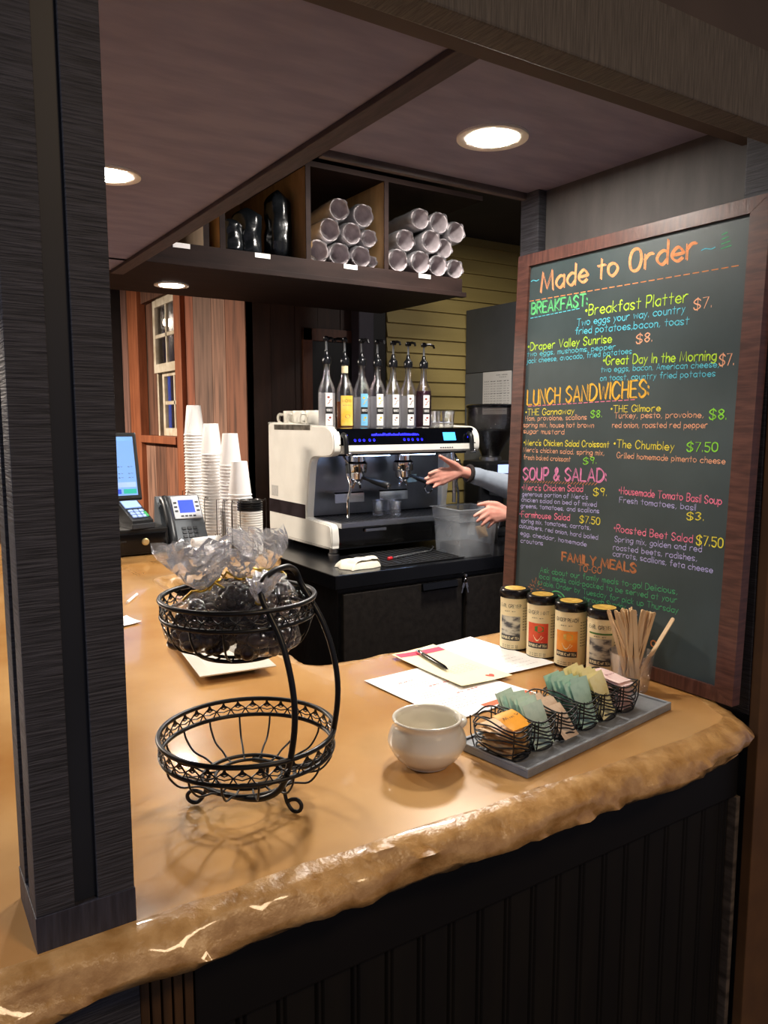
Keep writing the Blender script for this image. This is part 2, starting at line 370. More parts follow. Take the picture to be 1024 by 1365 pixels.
# the header beam across the front of the bar
bmw = MB().box(-1.5, .722, 2.022, 2.2, .768, 2.13, .003)
struct('trim_header', bmw, sawn_x)
struct('wall_header', MB().box(-1.5, .735, 2.13, 2.2, .86, 3.0).box(-1.5, .768, 2.06, 2.2, .86, 2.13), mat('umber fascia paint', '4a3f3a', .75, var=.12, scale=5))
# the end wall of the bar on the right, boarded like the column
rw = MB().box(1.325, .765, 0, 1.42, 1.40, 2.10)
struct('wall_right', rw, mat('dim violet grey paint', '4a4645', .7, c2='56514f', scale=6, stretch=(4, 4, 1)))
struct('trim_7', MB().box(1.285, .762, 1.04, 1.325, .826, 2.10, .003), sawn)
struct('trim_8', MB().box(1.30, 1.345, 1.075, 1.325, 1.405, 2.10, .003), sawn)
struct('trim_9', MB().box(1.285, .742, 0, 2.2, .762, 2.022, .002).box(1.42, .762, 0, 2.2, .80, 2.022), brownwall)

# ================================================================== THE BAR
def smoothnoise(x, y=0.0, zz=0.0, k=1.0): return noise.noise(Vector((x * k, y * k, zz * k)))
outline = cr([(-.25, .728), (.1, .722), (.46, .716), (.8, .705), (1.04, .702), (1.13, .710), (1.185, .728), (1.208, .762), (1.235, .81)], 14) + \
    [Vector((1.262, .84)), Vector((1.28, .86)), Vector((1.28, 1.35))] + \
    cr([(1.22, 1.356), (1.10, 1.354), (.98, 1.360), (.86, 1.356), (.78, 1.358), (.728, 1.375), (.705, 1.43), (.706, 1.6), (.712, 1.8), (.703, 2.1), (.702, 2.30), (.716, 2.41), (.78, 2.452), (.87, 2.458), (.96, 2.475), (1.06, 2.515), (1.13, 2.59), (1.20, 2.625), (1.245, 2.67)], 8) + \
    [Vector((1.255, 2.72)), Vector((1.258, 3.48)), Vector((-.25, 3.48))]
pts = []
n0 = len(outline)
for i in range(n0):
    a, b = outline[i], outline[(i + 1) % n0]; k = max(1, int((b - a).length / .009)); 
    if i in (n0 - 1,) or (b - a).length > .3: k = max(1, int((b - a).length / .1))
    for q in range(k): pts.append(a.lerp(b, q / k))
N = len(pts); ctr = []
ct = MB(); rings = []
for i in range(N):
    a, b = pts[i - 1], pts[(i + 1) % N]; t = (b - a).normalized(); nrm = Vector((t.y, -t.x)); ctr.append(nrm)
def wob(p, s, k=1.0): return (smoothnoise(p.x, p.y, s, 7) * .6 + smoothnoise(p.x, p.y, s * .5 + 3, 20) * .42 + smoothnoise(p.x, p.y, s * 1.5 + 5, 60) * .14) * k
prof = [(-.020, 0.0, .004, .0), (-.006, -.001, .012, .001), (.006, -.007, .012, .005), (.016, -.015, .010, .006), (.024, -.024, .014, .005), (.028, -.034, .016, .006), (.020, -.044, .014, .006), (.010, -.050, .008, .006), (-.004, -.049, .004, .002)]
NR = len(prof)
for j, (off, dz, wa, wz) in enumerate(prof):
    for i in range(N):
        p = pts[i]; far = p.x > 1.277 or p.y > 2.75 or p.x < -.2
        q = p + ctr[i] * (off * (0 if far else 1) + wob(p, j * .35, wa * 1.6) * (0 if far else 1))
        ct.v.append((q.x, q.y, 1.07 + dz + wob(p, 20 + j * .3, wz * 1.6)))
for j in range(NR - 1):
    for i in range(N): i2 = (i + 1) % N; ct.f.append((j * N + i, j * N + i2, (j + 1) * N + i2, (j + 1) * N + i)); ct.mi.append(1)
ct.f.append(tuple(range(N))); ct.mi.append(0); ct.f.append(tuple(range((NR - 1) * N, NR * N))[::-1]); ct.mi.append(0)
cto = ct.build('bar_countertop', [stone, stone_edge], smooth=True, angle=75)
tag(cto, 'polished ochre concrete bar top with rough chiselled edge', 'countertop')

t = thing('bar_cabinet', 'dark beadboard front of the bar below the ochre top', 'bar')
MB().box(.20, .80, 0, 1.27, 1.28, 1.018).box(-.2, .80, 0, .62, 3.4, 1.018).box(.62, 2.56, 0, 1.22, 3.4, 1.0).build('body', blackwood, t)
bb = MB(); x = .262; k = 0
while x < 1.268:
    x2 = min(1.27, x + .052); y = .782
    bb.prism([(x, .80), (x, y + .004), (x + .003, y), (x2 - .012, y), (x2 - .009, y + .005), (x2 - .006, y), (x2 - .003, y), (x2, y + .004), (x2, .80)], .04, .90, 'z'); x = x2; k += 1
bb.build('beadboard', mat('black beadboard paint', '100d09', .5, c2='18140d', scale=6, stretch=(5, 5, .8)), t)
MB().box(.252, .770, .888, 1.275, .80, 1.018, .003).build('rail', mat('near black rail paint', '0c0907', .5, var=.2, scale=6), t)
MB().box(1.272, .768, 0, 1.283, .80, .886, .002).build('corner_strip', mat('worn pale corner strip', '6b5f54', .7, c2='3a322b', scale=9, stretch=(2, 2, 6)), t)
pl = MB()
for i in range(5): pl.box(.192 + i * .012, .768, 0, .202 + i * .012, .80, 1.018, .002)
pl.build('grooved_pilaster', brownpanel, t)
MB().box(.085, .758, 0, .19, .80, 1.018, .003).build('pilaster', sawn, t)
MB().box(-.2, .775, 0, .085, .80, 1.018).build('side_panel', blackwood, t)

# the boarded column standing on the front corner of the bar
t = thing('wooden_column', 'rough sawn charcoal column standing on the bar corner at left', 'column', (.0935, .743, 1.0715))
H = .953
MB().box(.006, .006, .0, .085, .097, H).build('core', charcoal, t)
MB().box(0, 0, .034, .0345, .006, H, .0008).build('stile', sawn, t); MB().box(.056, 0, .034, .091, .006, H, .0008).build('stile', sawn, t)
MB().box(0, .006, .034, .006, .040, H, .0008).build('stile', sawn, t); MB().box(0, .066, .034, .006, .103, H, .0008).build('stile', sawn, t)
MB().box(.085, .006, .034, .091, .040, H, .0008).build('stile', sawn, t); MB().box(.085, .066, .034, .091, .103, H, .0008).build('stile', sawn, t)
MB().box(-.0008, -.0008, -.002, .0918, .104, .034, .0006).build('plinth', plinthm, t)

# recessed lamps
def downlight(loc, label, strength):
    t = thing('recessed_light', label, 'ceiling light', loc, 0, 'recessed lights over the bar')
    MB().lathe([(.046, -.001), (.064, -.004), (.067, -.003), (.067, .001), (.046, .001)], 40, caps=False).build('trim_ring', mat('white lamp trim', 'e6e0d6', .5, var=.02), t, smooth=True)
    MB().lathe([(.0001, -.0025), (.045, -.0025), (.046, .0005), (.0001, .0005)], 40, caps=False).build('lens', mat('lamp lens %d' % strength, 'ffffff', .5, emis=(1.0, .93, .83), estr=strength), t)
downlight((.995, 1.156, 2.0985), 'round recessed light in the ceiling nearest the chalkboard', LENS)
downlight((.447, 1.775, 2.0985), 'round recessed light in the ceiling half hidden by the charcoal column', LENS)
downlight((.995, 3.06, 2.1030), 'round recessed light under the dark cup shelf', LENS_BACK)

TXT = [
 ('~', 'c', 0.0404, 0.8085, 0.0642, 0.8094, 0.0139),
 ('Made to Order', 'O', 0.0712, 0.7877, 0.4627, 0.7958, 0.0422),
 ('~', 'c', 0.4752, 0.7989, 0.5024, 0.7997, 0.0131),
 ('BREAKFAST:', 'G', 0.0452, 0.7415, 0.2097, 0.7407, 0.0241),
 ('*Breakfast Platter', 'y', 0.208, 0.7189, 0.4535, 0.7166, 0.0216),
 ('$7.', 'p', 0.4678, 0.7002, 0.503, 0.7017, 0.0186),
 ('Two eggs your way. country', 'c', 0.1865, 0.6996, 0.4498, 0.6978, 0.0145),
 ('fried potatoes,bacon, toast', 'c', 0.1828, 0.6828, 0.4594, 0.6757, 0.0143),
 ('*Draper Valley Sunrise', 'y', 0.0406, 0.6594, 0.282, 0.6578, 0.0169),
 ('$8.', 'p', 0.3443, 0.6502, 0.3804, 0.6519, 0.0172),
 ('two eggs, mushooms. pepper', 'c', 0.0391, 0.6461, 0.2926, 0.6436, 0.0115),
 ('jack cheese, avocado, fried potatoes', 'c', 0.0386, 0.6304, 0.3337, 0.6317, 0.0116),
 ('*Great Day In the Morning', 'y', 0.2641, 0.6136, 0.5205, 0.6071, 0.0176),
 ('$7.', 'p', 0.5272, 0.5962, 0.5548, 0.5967, 0.0195),
 ('two eggs, bacon, American cheese,', 'c', 0.2593, 0.5992, 0.5264, 0.5941, 0.0115),
 ('on toast, country fried potatoes', 'c', 0.2586, 0.5815, 0.5204, 0.5783, 0.0117),
 ('LUNCH SANDWICHES:', 'A', 0.0452, 0.5369, 0.3787, 0.5479, 0.0326),
 ('*THE Gannaway', 'Y', 0.0429, 0.5125, 0.1918, 0.5148, 0.0138),
 ('$8.', 'g', 0.2389, 0.5062, 0.2676, 0.5072, 0.0144),
 ('Ham, provolone, scallions', 'p', 0.0438, 0.5, 0.2276, 0.5026, 0.0109),
 ('spring mix, house hot brown', 'p', 0.039, 0.4857, 0.2479, 0.4856, 0.0108),
 ('sugar mustard', 'p', 0.04, 0.4714, 0.1662, 0.4704, 0.0111),
 ('*THE Gilmore', 'Y', 0.2908, 0.5176, 0.4097, 0.5179, 0.0126),
 ('Turkey, pesto, provolone,', 'p', 0.3013, 0.505, 0.5029, 0.5054, 0.0113),
 ('red onion, roasted red pepper', 'p', 0.297, 0.486, 0.5129, 0.4867, 0.0113),
 ('$8.', 'g', 0.5152, 0.5023, 0.5483, 0.5022, 0.0175),
 ("*Merc's Chicken Salad Croissant", 'Y', 0.042, 0.444, 0.2918, 0.4455, 0.0129),
 ("Merc's chicken salad, spring mix,", 'p', 0.0406, 0.4284, 0.2801, 0.4289, 0.0108),
 ('fresh baked croissant', 'p', 0.0443, 0.4113, 0.1887, 0.412, 0.0111),
 ('$9.', 'g', 0.2257, 0.4084, 0.2602, 0.4116, 0.0135),
 ('*The Chumbley', 'Y', 0.3045, 0.4464, 0.4459, 0.4444, 0.0154),
 ('$7.50', 'g', 0.4743, 0.444, 0.5361, 0.4452, 0.0161),
 ('Grilled homemade pimento cheese', 'p', 0.3138, 0.4251, 0.5523, 0.4238, 0.0111),
 ('SOUP & SALAD:', 'K', 0.045, 0.3661, 0.2873, 0.3763, 0.0262),
 ("*Merc's Chicken Salad", 'k', 0.0427, 0.3399, 0.2286, 0.3502, 0.0134),
 ('$9.', 'Y', 0.2579, 0.3441, 0.2928, 0.347, 0.0154),
 ("generous portion of Merc's", 'l', 0.0453, 0.3268, 0.2436, 0.3356, 0.0101),
 ('chicken salad on bed of mixed', 'l', 0.0429, 0.3138, 0.2683, 0.3221, 0.01),
 ('greens, tomatoes, and scallions', 'l', 0.0423, 0.2992, 0.2759, 0.3093, 0.0101),
 ('*Farmhouse Salad', 'k', 0.0404, 0.2774, 0.1959, 0.285, 0.0135),
 ('$7.50', 'Y', 0.2245, 0.2844, 0.2791, 0.2853, 0.0146),
 ('spring mix, tomatoes, carrots,', 'l', 0.0464, 0.2646, 0.2552, 0.272, 0.0101),
 ('cucumbers, red onion, hard boiled', 'l', 0.0405, 0.2523, 0.2768, 0.2537, 0.0099),
 ('egg, cheddar, homemade', 'l', 0.0459, 0.2354, 0.2476, 0.2356, 0.0099),
 ('croutons', 'l', 0.048, 0.218, 0.12, 0.2208, 0.0103),
 ('*Housemade Tomato Basil Soup', 'k', 0.3243, 0.3536, 0.5519, 0.3518, 0.014),
 ('Fresh tomatoes, basil', 'l', 0.3269, 0.3362, 0.5011, 0.3366, 0.0114),
 ('$3.', 'Y', 0.4839, 0.3178, 0.5178, 0.3202, 0.0136),
 ('*Roasted Beet Salad', 'k', 0.3176, 0.2759, 0.4992, 0.2767, 0.0144),
 ('$7.50', 'Y', 0.5072, 0.2746, 0.5596, 0.2759, 0.017),
 ('Spring mix, golden and red', 'l', 0.321, 0.2559, 0.5194, 0.2625, 0.0116),
 ('roasted beets, radishes,', 'l', 0.3185, 0.2387, 0.5106, 0.2443, 0.0117),
 ('carrots, scallions, feta cheese', 'l', 0.3182, 0.2258, 0.5439, 0.2277, 0.0115),
 ('FAMILY MEALS', 'b', 0.1789, 0.1969, 0.3761, 0.202, 0.0177),
 ('TO-GO', 'b', 0.2287, 0.1802, 0.292, 0.1844, 0.0131),
 ('Ask about our family meals to-go! Delicious,', 'e', 0.1166, 0.1589, 0.4743, 0.1758, 0.012),
 ('local meals cold-packed to be served at your', 'e', 0.1137, 0.1441, 0.4751, 0.1594, 0.012),
 ('stable. Order by Tuesday for pick up Thursday', 'e', 0.1108, 0.1292, 0.4793, 0.1403, 0.0118),
 ('through Sunday', 'e', 0.248, 0.119, 0.3589, 0.1233, 0.0104),
]

# ================================================================== THE CHALKBOARD, leaning on the end wall
BO = Vector((1.222, 1.361, 1.0725)); la = R(2.2)
BM_ = Matrix(((0, math.sin(la), -math.cos(la), 0), (-1, 0, 0, 0), (0, math.cos(la), math.sin(la), 0), (0, 0, 0, 1)))
def bd(): m = MB(); m.M = BM_; return m
BW, BH = .604, .874
t = thing('chalkboard', 'tall mahogany framed chalkboard menu leaning at the right end of the bar', 'chalkboard', BO)
fr = bd(); fw, ft, fb = .036, .026, .026
fr.prism([(0, 0), (fw, fb), (fw, BH - ft), (0, BH)], -.022, 0, 'z').build('frame_stile', walnut, t)
bd().prism([(BW, BH), (BW - fw, BH - ft), (BW - fw, fb), (BW, 0)], -.022, 0, 'z').build('frame_stile', walnut, t)
bd().prism([(0, BH), (fw, BH - ft), (BW - fw, BH - ft), (BW, BH)], -.022, .0004, 'z').build('frame_rail', walnut_h, t)
bd().prism([(BW, 0), (BW - fw, fb), (fw, fb), (0, 0)], -.022, .0004, 'z').build('frame_rail', walnut_h, t)
bo = bd().box(fw - .004, fb - .004, -.016, BW - fw + .004, BH - ft + .004, -.006).build('board', slate, t)
CH = {'c': '5cc4d8', 'O': 'e89a68', 'G': '63c47c', 'y': 'b6dd3c', 'p': 'e6aa86', 'A': 'eab640', 'Y': 'e6da45', 'g': '8ad63c', 'K': 'dd86b4', 'k': 'ea7f9c', 'l': 'b4b0e0', 'b': 'b8764a', 'e': '4fa872', 'o': 'd98a55'}
CN = {'c': 'sky blue', 'O': 'orange', 'G': 'green', 'y': 'lime', 'p': 'peach', 'A': 'amber', 'Y': 'yellow', 'g': 'bright green', 'K': 'pink', 'k': 'rose', 'l': 'lavender', 'b': 'brown', 'e': 'sea green', 'o': 'orange'}
chm = {k: mat('chalk ' + k, v, .9, var=.18, scale=160) for k, v in CH.items()}
bf = lambda s, q: (s, q, -.0054)
def chalk(m, c, nm='chalk_lettering', lab=None):
    o = m.build(nm, chm[c], bo)
    if lab: o['label'] = lab
    return o
for (tx, c, s0, t0, s1, t1, h) in TXT:
    m = bd(); big = tx in ('Made to Order', 'BREAKFAST:', 'LUNCH SANDWICHES:', 'SOUP & SALAD:', 'FAMILY MEALS')
    wd = {'Made to Order': .0038, 'FAMILY MEALS': .0030}.get(tx, .0026 if big else (.0023 if h > .0155 else .0018 if h > .0125 else .00145))
    write(m, tx, s0, t0, s1, t1, h, wd, bf, jit=.0004, double=.0030 if tx == 'Made to Order' else .0022 if big else 0)
    chalk(m, c, lab=CN[c] + ' chalk lettering' if tx != '~' else 'sky blue chalk wave')
def dashes(c, s0, t0, s1, t1, n, wd, slant=0.0):
    m = bd()
    for i in range(n):
        a = (i + .12) / n; b = (i + .72) / n
        m.ribbon([(s0 + (s1 - s0) * a, t0 + (t1 - t0) * a - slant), (s0 + (s1 - s0) * b, t0 + (t1 - t0) * b + slant)], wd, bf)
    chalk(m, c, 'chalk_rule', CN[c] + ' dashed chalk line')
dashes('o', .0367, .7703, .5549, .7653, 27, .0028); dashes('c', .0435, .7317, .1929, .7361, 12, .0026); dashes('k', .0496, .5329, .3527, .5413, 20, .0022); dashes('b', .0496, .3606, .268, .3690, 26, .0024, .002)
# chalk doodles along the foot of the board
def arc(m, cs, ct_, r, a0, a1, wd, n=12, dash=False):
    P = [(cs + r * math.cos(a0 + (a1 - a0) * i / n), ct_ + r * math.sin(a0 + (a1 - a0) * i / n)) for i in range(n + 1)]
    if dash:
        for i in range(0, n, 2): m.ribbon(P[i:i + 2], wd, bf)
    else: m.ribbon(P, wd, bf)
m = bd()
for i in range(22):
    a = i * 2.4; r = .004 * math.sqrt(i) + .002; m.ribbon([(.105 + r * math.cos(a), .118 + r * math.sin(a)), (.105 + (r + .006) * math.cos(a), .118 + (r + .006) * math.sin(a))], .0022, bf)
chalk(m, 'b', 'chalk_doodle', 'brown chalk flower')
m = bd(); arc(m, .172, .095, .030, .1, 2.9, .0026); arc(m, .172, .095, .022, .3, 2.8, .0022)
for q in range(5): arc(m, .31 + q * .022, .060 + .004 * (q % 2), .014, .2, 4.2, .0024)
chalk(m, 'G', 'chalk_doodle', 'green chalk vines')
m = bd(); arc(m, .385, .092, .026, 0, 6.28, .0018, 26, True); arc(m, .335, .075, .02, .5, 4, .0018); chalk(m, 'l', 'chalk_doodle', 'lavender chalk circles')
m = bd(); arc(m, .43, .070, .006, 0, 6, .003); arc(m, .30, .088, .010, 0, 5, .0022); arc(m, .255, .075, .01, 0, 5, .0022); chalk(m, 'o', 'chalk_doodle', 'orange chalk swirls')
m = bd()
for q in range(4): m.ribbon([(.515, .800 + q * .008), (.533 - q * .003, .802 + q * .008)], .003, bf)
chalk(m, 'e', 'chalk_doodle', 'green chalk smear')

# ================================================================== CUP SHELF
t = thing('cup_shelf', 'long dark hanging shelf with open cubbies for wrapped cups', 'shelf', (0, 0, 0))
MB().box(.60, 2.675, 2.105, 2.13, 3.30, 2.172).build('shelf_board', fasciam, t)
MB().box(.60, 2.65, 2.118, 2.125, 2.675, 2.176, .002).box(.60, 2.645, 2.100, 2.145, 2.675, 2.120, .002).build('fascia', fasciam, t)
MB().box(.60, 2.66, 2.515, 2.24, 3.30, 2.535).build('top_board', fasciam, t)
MB().box(.60, 3.285, 2.172, 2.13, 3.30, 2.515).build('back_panel', plywood, t)
for x in (.985, 1.045, 1.385, 1.735): MB().box(x, 2.664, 2.172, x + .018, 3.285, 2.515).build('divider', plywood, t)
for x in (.985, 1.045, 1.385, 1.735): MB().box(x - .001, 2.660, 2.172, x + .019, 2.664, 2.515).build('edging', fasciam, t)
for k, x in enumerate((.90, 1.20, 1.57, 1.925)):
    lb = MB().box(x - .03, 2.6475, 2.158, x + .03, 2.650, 2.1745).build('shelf_label', paperw, t)
    if k: write(MB(), ['', 'LIDS BLACK', 'CUPS TALL', 'CUPS ICED'][k] if False else '~~~~', x - .022, 2.164, x + .022, 2.164, .006, .001, lambda a, b: (a, 2.6470, b)).build('pen_mark', blackp, lb)
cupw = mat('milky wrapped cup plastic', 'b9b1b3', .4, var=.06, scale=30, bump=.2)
wrapm = film('thin plastic wrap', facing=.9, rough=.2, haze=.12, bs=.6, ns=40)
def sleeve(loc, r, rot, label, group, L=.34):
    t = thing('wrapped_cup_stack', label, 'cups', loc, 0, group); t.rotation_euler = rot
    m = MB().at(rx=R(-90)); p = [(r * .50, .17), (r * .70, .05), (r * .80, .012), (r * .86, .004), (r * .93, .0), (r * .97, .004)]
    z = .012
    while z < L: p += [(r * .97, z), (r * .93, z + .004), (r * .935, z + .010)]; z += .013
    p += [(r * .6, L + .04), (.0001, L + .04)]
    m.lathe(p[3:], 26, caps=False); m.m = 1; m.lathe(p[:4], 26, caps=False).lathe([(.0001, .17), (r * .50, .17)], 26, caps=False).build('cups', [cupw, mat('shaded cup inside', '9a9194', .5, var=.15, scale=40)], t, smooth=True, angle=60)  # openings get a darker copy, their shade put into the colour
    m = MB().at(rx=R(-90))
    def fn(u, v):
        a = u * 2 * math.pi; rr = r * 1.04 + .005 * noise.noise(Vector((math.cos(a) * 3, math.sin(a) * 3, v * 9 + loc[0] * 20))) 
        zz = -.012 + v * (L + .05)
        if v < .02: rr *= .80 + .1 * math.sin(a * 5)
        return (rr * math.cos(a), rr * math.sin(a), zz)
    m.grid(fn, 26, 16, cu=True).build('plastic_wrap', wrapm, t, smooth=True, angle=180)
    return t
where = ['lowest', 'second row', 'top']
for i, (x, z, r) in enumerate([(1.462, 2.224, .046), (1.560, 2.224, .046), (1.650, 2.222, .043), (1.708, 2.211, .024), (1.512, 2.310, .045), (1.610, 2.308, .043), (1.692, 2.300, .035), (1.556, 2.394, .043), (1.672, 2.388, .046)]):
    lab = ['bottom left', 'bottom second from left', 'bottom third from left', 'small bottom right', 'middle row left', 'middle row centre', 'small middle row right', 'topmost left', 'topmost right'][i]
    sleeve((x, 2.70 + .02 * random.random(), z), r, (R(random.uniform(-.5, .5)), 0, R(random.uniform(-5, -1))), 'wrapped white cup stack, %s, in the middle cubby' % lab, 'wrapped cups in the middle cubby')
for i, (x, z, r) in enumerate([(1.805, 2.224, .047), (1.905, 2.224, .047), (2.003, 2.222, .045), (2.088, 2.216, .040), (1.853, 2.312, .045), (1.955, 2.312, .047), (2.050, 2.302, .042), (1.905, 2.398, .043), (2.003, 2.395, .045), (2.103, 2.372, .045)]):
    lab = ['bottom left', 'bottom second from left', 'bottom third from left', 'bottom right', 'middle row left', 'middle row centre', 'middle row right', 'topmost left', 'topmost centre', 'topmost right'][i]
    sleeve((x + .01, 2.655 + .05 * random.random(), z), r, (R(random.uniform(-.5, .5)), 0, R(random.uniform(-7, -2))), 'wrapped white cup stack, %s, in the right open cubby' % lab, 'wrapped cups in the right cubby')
bagblack = mat('shiny black bin bag', '101316', .22, var=.3, bump=.4, scale=16, bdist=.01)
def blackbag(loc, rx, ry, h, label, seed):
    m = MB()
    def fn(u, v):
        a = u * 2 * math.pi; rr = math.sin(min(1, v * 6 + .05) * 1.57) * (1 if v < .8 else math.cos((v - .8) * 7.4)) 
        k = 1 + .16 * noise.noise(Vector((math.cos(a) * 2, math.sin(a) * 2, v * 5 + seed)))
        return (rx * rr * k * math.cos(a), ry * rr * k * math.sin(a), v * h)
    m.grid(fn, 30, 24, cu=True); m.f.append(tuple(range(30))[::-1]); m.mi.append(0)
    tag(m.build('black_bag', bagblack, smooth=True, loc=loc, angle=180), label, 'bag', 'black bags on the cup shelf')
blackbag((1.330, 2.79, 2.173), .052, .052, .275, 'tall upright black plastic bag of lids beside the light divider', 1)
blackbag((1.118, 2.76, 2.173), .048, .055, .135, 'low black plastic bag at the left of the left cubby', 2)
blackbag((1.215, 2.82, 2.173), .055, .06, .20, 'middle height black plastic bag in the left cubby', 3)

# ================================================================== TWO TIER WIRE BASKET
bc = Vector((.377, .905, 1.071)); al = R(-60)
t = thing('tiered_basket', 'black wire two tier basket with curved handle on the bar', 'basket', bc)
def basket(cx, cy, ztop, r, hb, zb, rb, nr, nm, orn):
    m = MB()
    def ring(rr, z, tr, o=(cx, cy)): m.tube([(o[0] + rr * math.cos(2 * math.pi * k / 64), o[1] + rr * math.sin(2 * math.pi * k / 64), z) for k in range(64)], tr, 8, closed=True)
    ring(r, ztop, .0033); ring(r * .985, ztop - hb, .0030); ring(rb, zb, .0027); ring(rb * .72, zb + .001, .0022)
    for k in range(nr):
        a = 2 * math.pi * k / nr + .1
        P = cr([(r * .985, ztop - hb), (r * .96, ztop - hb - (ztop - hb - zb) * .30), (r * .84, ztop - hb - (ztop - hb - zb) * .70), (rb + (r - rb) * .25, zb + .006), (rb * .98, zb), (rb * .70, zb + .001)], 4)
        m.tube([(cx + p[0] * math.cos(a), cy + p[0] * math.sin(a), p[1]) for p in P], .0014, 6)
    b = m.build(nm, wire, t, smooth=True, angle=80)
    m = MB(); n = orn; z1 = ztop; z0 = ztop - hb
    for k in range(n):
        a = 2 * math.pi * k / n; da = 2 * math.pi / n
        def pt(u, z): aa = a + da * u; return (cx + r * .995 * math.cos(aa), cy + r * .995 * math.sin(aa), z0 + (z1 - z0) * z)
        # a little arrow head on a stem, and a scallop below
        m.tube([pt(0, 1), pt(0, .62)], .0012, 5)
        for o_ in (.0009, -.0009):
            A_ = [pt(-.30, .60), pt(.30, .60), pt(.12, .72), pt(0, .98), pt(-.12, .72)]
            A_ = [(cx + (p[0] - cx) * (1 + o_ / r), cy + (p[1] - cy) * (1 + o_ / r), p[2]) for p in A_]; m.add(A_, [(0, 1, 2, 3, 4)])
        m.tube([pt(-.5, .42), pt(-.25, .60), pt(0, .50), pt(.25, .60), pt(.5, .42)], .0010, 5)
        m.tube([pt(-.5, .42), pt(-.3, .12), pt(0, .02), pt(.3, .12), pt(.5, .42)], .0010, 5)
        m.tube([pt(-.5, .42), pt(0, .30), pt(.5, .42)], .0008, 5)
    m.build('ornament_band', wire, b)
basket(0, 0, .100, .113, .023, .038, .060, 16, 'lower_basket', 34)
basket(-.003, .015, .276, .0985, .022, .204, .052, 14, 'upper_basket', 30)
d = Vector((math.cos(al), math.sin(al), 0)); e = Vector((-d.y, d.x, 0))
HP = [(-.03, .050, .033), (.03, .050, .035), (.066, .050, .045), (.090, .050, .068), (.104, .050, .12), (.107, .050, .165), (.100, .049, .207), (.087, .047, .243), (.070, .045, .271), (.057, .043, .292), (.054, .036, .308), (.056, .018, .317)]
P = [d * p[0] - e * p[1] + Vector((0, 0, p[2])) for p in HP] + [d * .057 + Vector((0, 0, .319))] + [d * p[0] + e * p[1] + Vector((0, 0, p[2])) for p in HP[::-1]]
MB().tube(cr(P, 6), .0039, 10).build('handle', wire, t, smooth=True, angle=80)
for a in (R(152), R(-58), R(48)):
    o_ = Vector((math.cos(a), math.sin(a), 0)); s_ = Vector((-o_.y, o_.x, 0)); Z_ = Vector((0, 0, 1))
    pp = [o_ * .050 + Z_ * .039, o_ * .053 + Z_ * .034, o_ * .058 + Z_ * .014, o_ * .067 + Z_ * .0032, o_ * .077 + Z_ * .005, o_ * .080 + Z_ * .013, o_ * .074 + Z_ * .019, o_ * .064 + Z_ * .017, o_ * .058 + Z_ * .012]
    MB().tube(cr(pp, 5), .0026, 8).build('foot', wire, t, smooth=True, angle=80)

choc = mat('dark chocolate', '1c0e0a', .28, c2='2e1811', scale=40, coat=.3)
tiem = mat('gold twist tie', 'c9a23a', .3, metal=1.0, var=.1)
def candybag(loc, r, h, rz, tilt, fl, label, seed, topw=.032):
    t = thing('candy_bag', label, 'bag of chocolates', loc, rz, 'chocolate bags in the upper basket')
    rnd = random.Random(seed); m = MB()
    def fn(u, v):
        a = u * 2 * math.pi; c_, s_ = math.cos(a), math.sin(a)
        nz = noise.noise(Vector((c_ * 1.7, s_ * 1.7, v * 6 + seed)))
        n2 = noise.noise(Vector((c_ * 5, s_ * 5, v * 14 + seed)))
        if v < .5:
            q = v / .5; rr = r * (math.sin(min(1, q * 3 + .12) * 1.57)) * (1 if q < .45 else math.cos((q - .45) / .55 * 1.38)) * (1 + .12 * nz + .05 * n2) + .004
            return (rr * c_, rr * s_, h * q)
        q = (v - .5) / .5; k = q ** .7
        n3 = noise.noise(Vector((c_ * 3, s_ * 3, v * 22 + seed)))
        pl_ = 1 + .28 * math.sin(a * 5 + seed + 3 * q) * k + .55 * n3 * k
        rr = .004 + topw * (k if q < .75 else k * (1 - (q - .75) * .9)) * pl_
        return (rr * c_ * 1.25 + tilt[0] * q * q + .012 * n3 * k, rr * s_ * .55 + tilt[1] * q * q + .010 * n2 * k, h + .74 * fl * q + .014 * n3 * k)
    m.grid(lambda u, v: fn(u, v * .5), 40, 24, cu=True); m.f.append(tuple(range(40))[::-1]); m.mi.append(0)
    bg = m.build('cellophane', cello, t, smooth=True, angle=38)
    MB().grid(lambda u, v: fn(u, .5 + v * .5), 30, 12, cu=True).build('bag_top', cello_top, t)
    c_ = MB(); n = 0
    for i in range(420):
        x, y, z = rnd.uniform(-r, r), rnd.uniform(-r, r), rnd.uniform(.004, h * .70)
        if math.hypot(x, y) > r * (.84 if z < h * .45 else .58): continue
        q = rnd.uniform(.0075, .0125); c_.ball((x, y, z + q * .3), (q * rnd.uniform(.8, 1.25), q * rnd.uniform(.8, 1.25), q * rnd.uniform(.7, 1.0)), 10, 7); n += 1
        if n > 74: break
    o = c_.build('chocolates', choc, t, smooth=True, angle=180); o['kind'] = 'stuff'
    k = MB(); k.tube([(.0062 * math.cos(q * .7), .0062 * math.sin(q * .7), h + .001 * math.sin(q)) for q in range(10)], .0016, 6)
    k.tube([(.006, 0, h), (.020, .004, h + .006), (.034, -.002, h - .004)], .0016, 6).tube([(-.006, 0, h), (-.018, -.006, h + .002), (-.030, -.004, h - .008)], .0016, 6)
    k.build('twist_tie', tiem, t)
zb = 1.071 + .207
candybag((bc.x - .050, bc.y + .018, zb + .003), .045, .078, .2, (-.012, .0), .085, 'cellophane chocolate bag at the left of the upper basket', 3, .040)
candybag((bc.x + .004, bc.y - .040, zb + .003), .043, .066, 1.0, (-.018, -.012), .050, 'cellophane chocolate bag at the front of the upper basket', 11, .030)
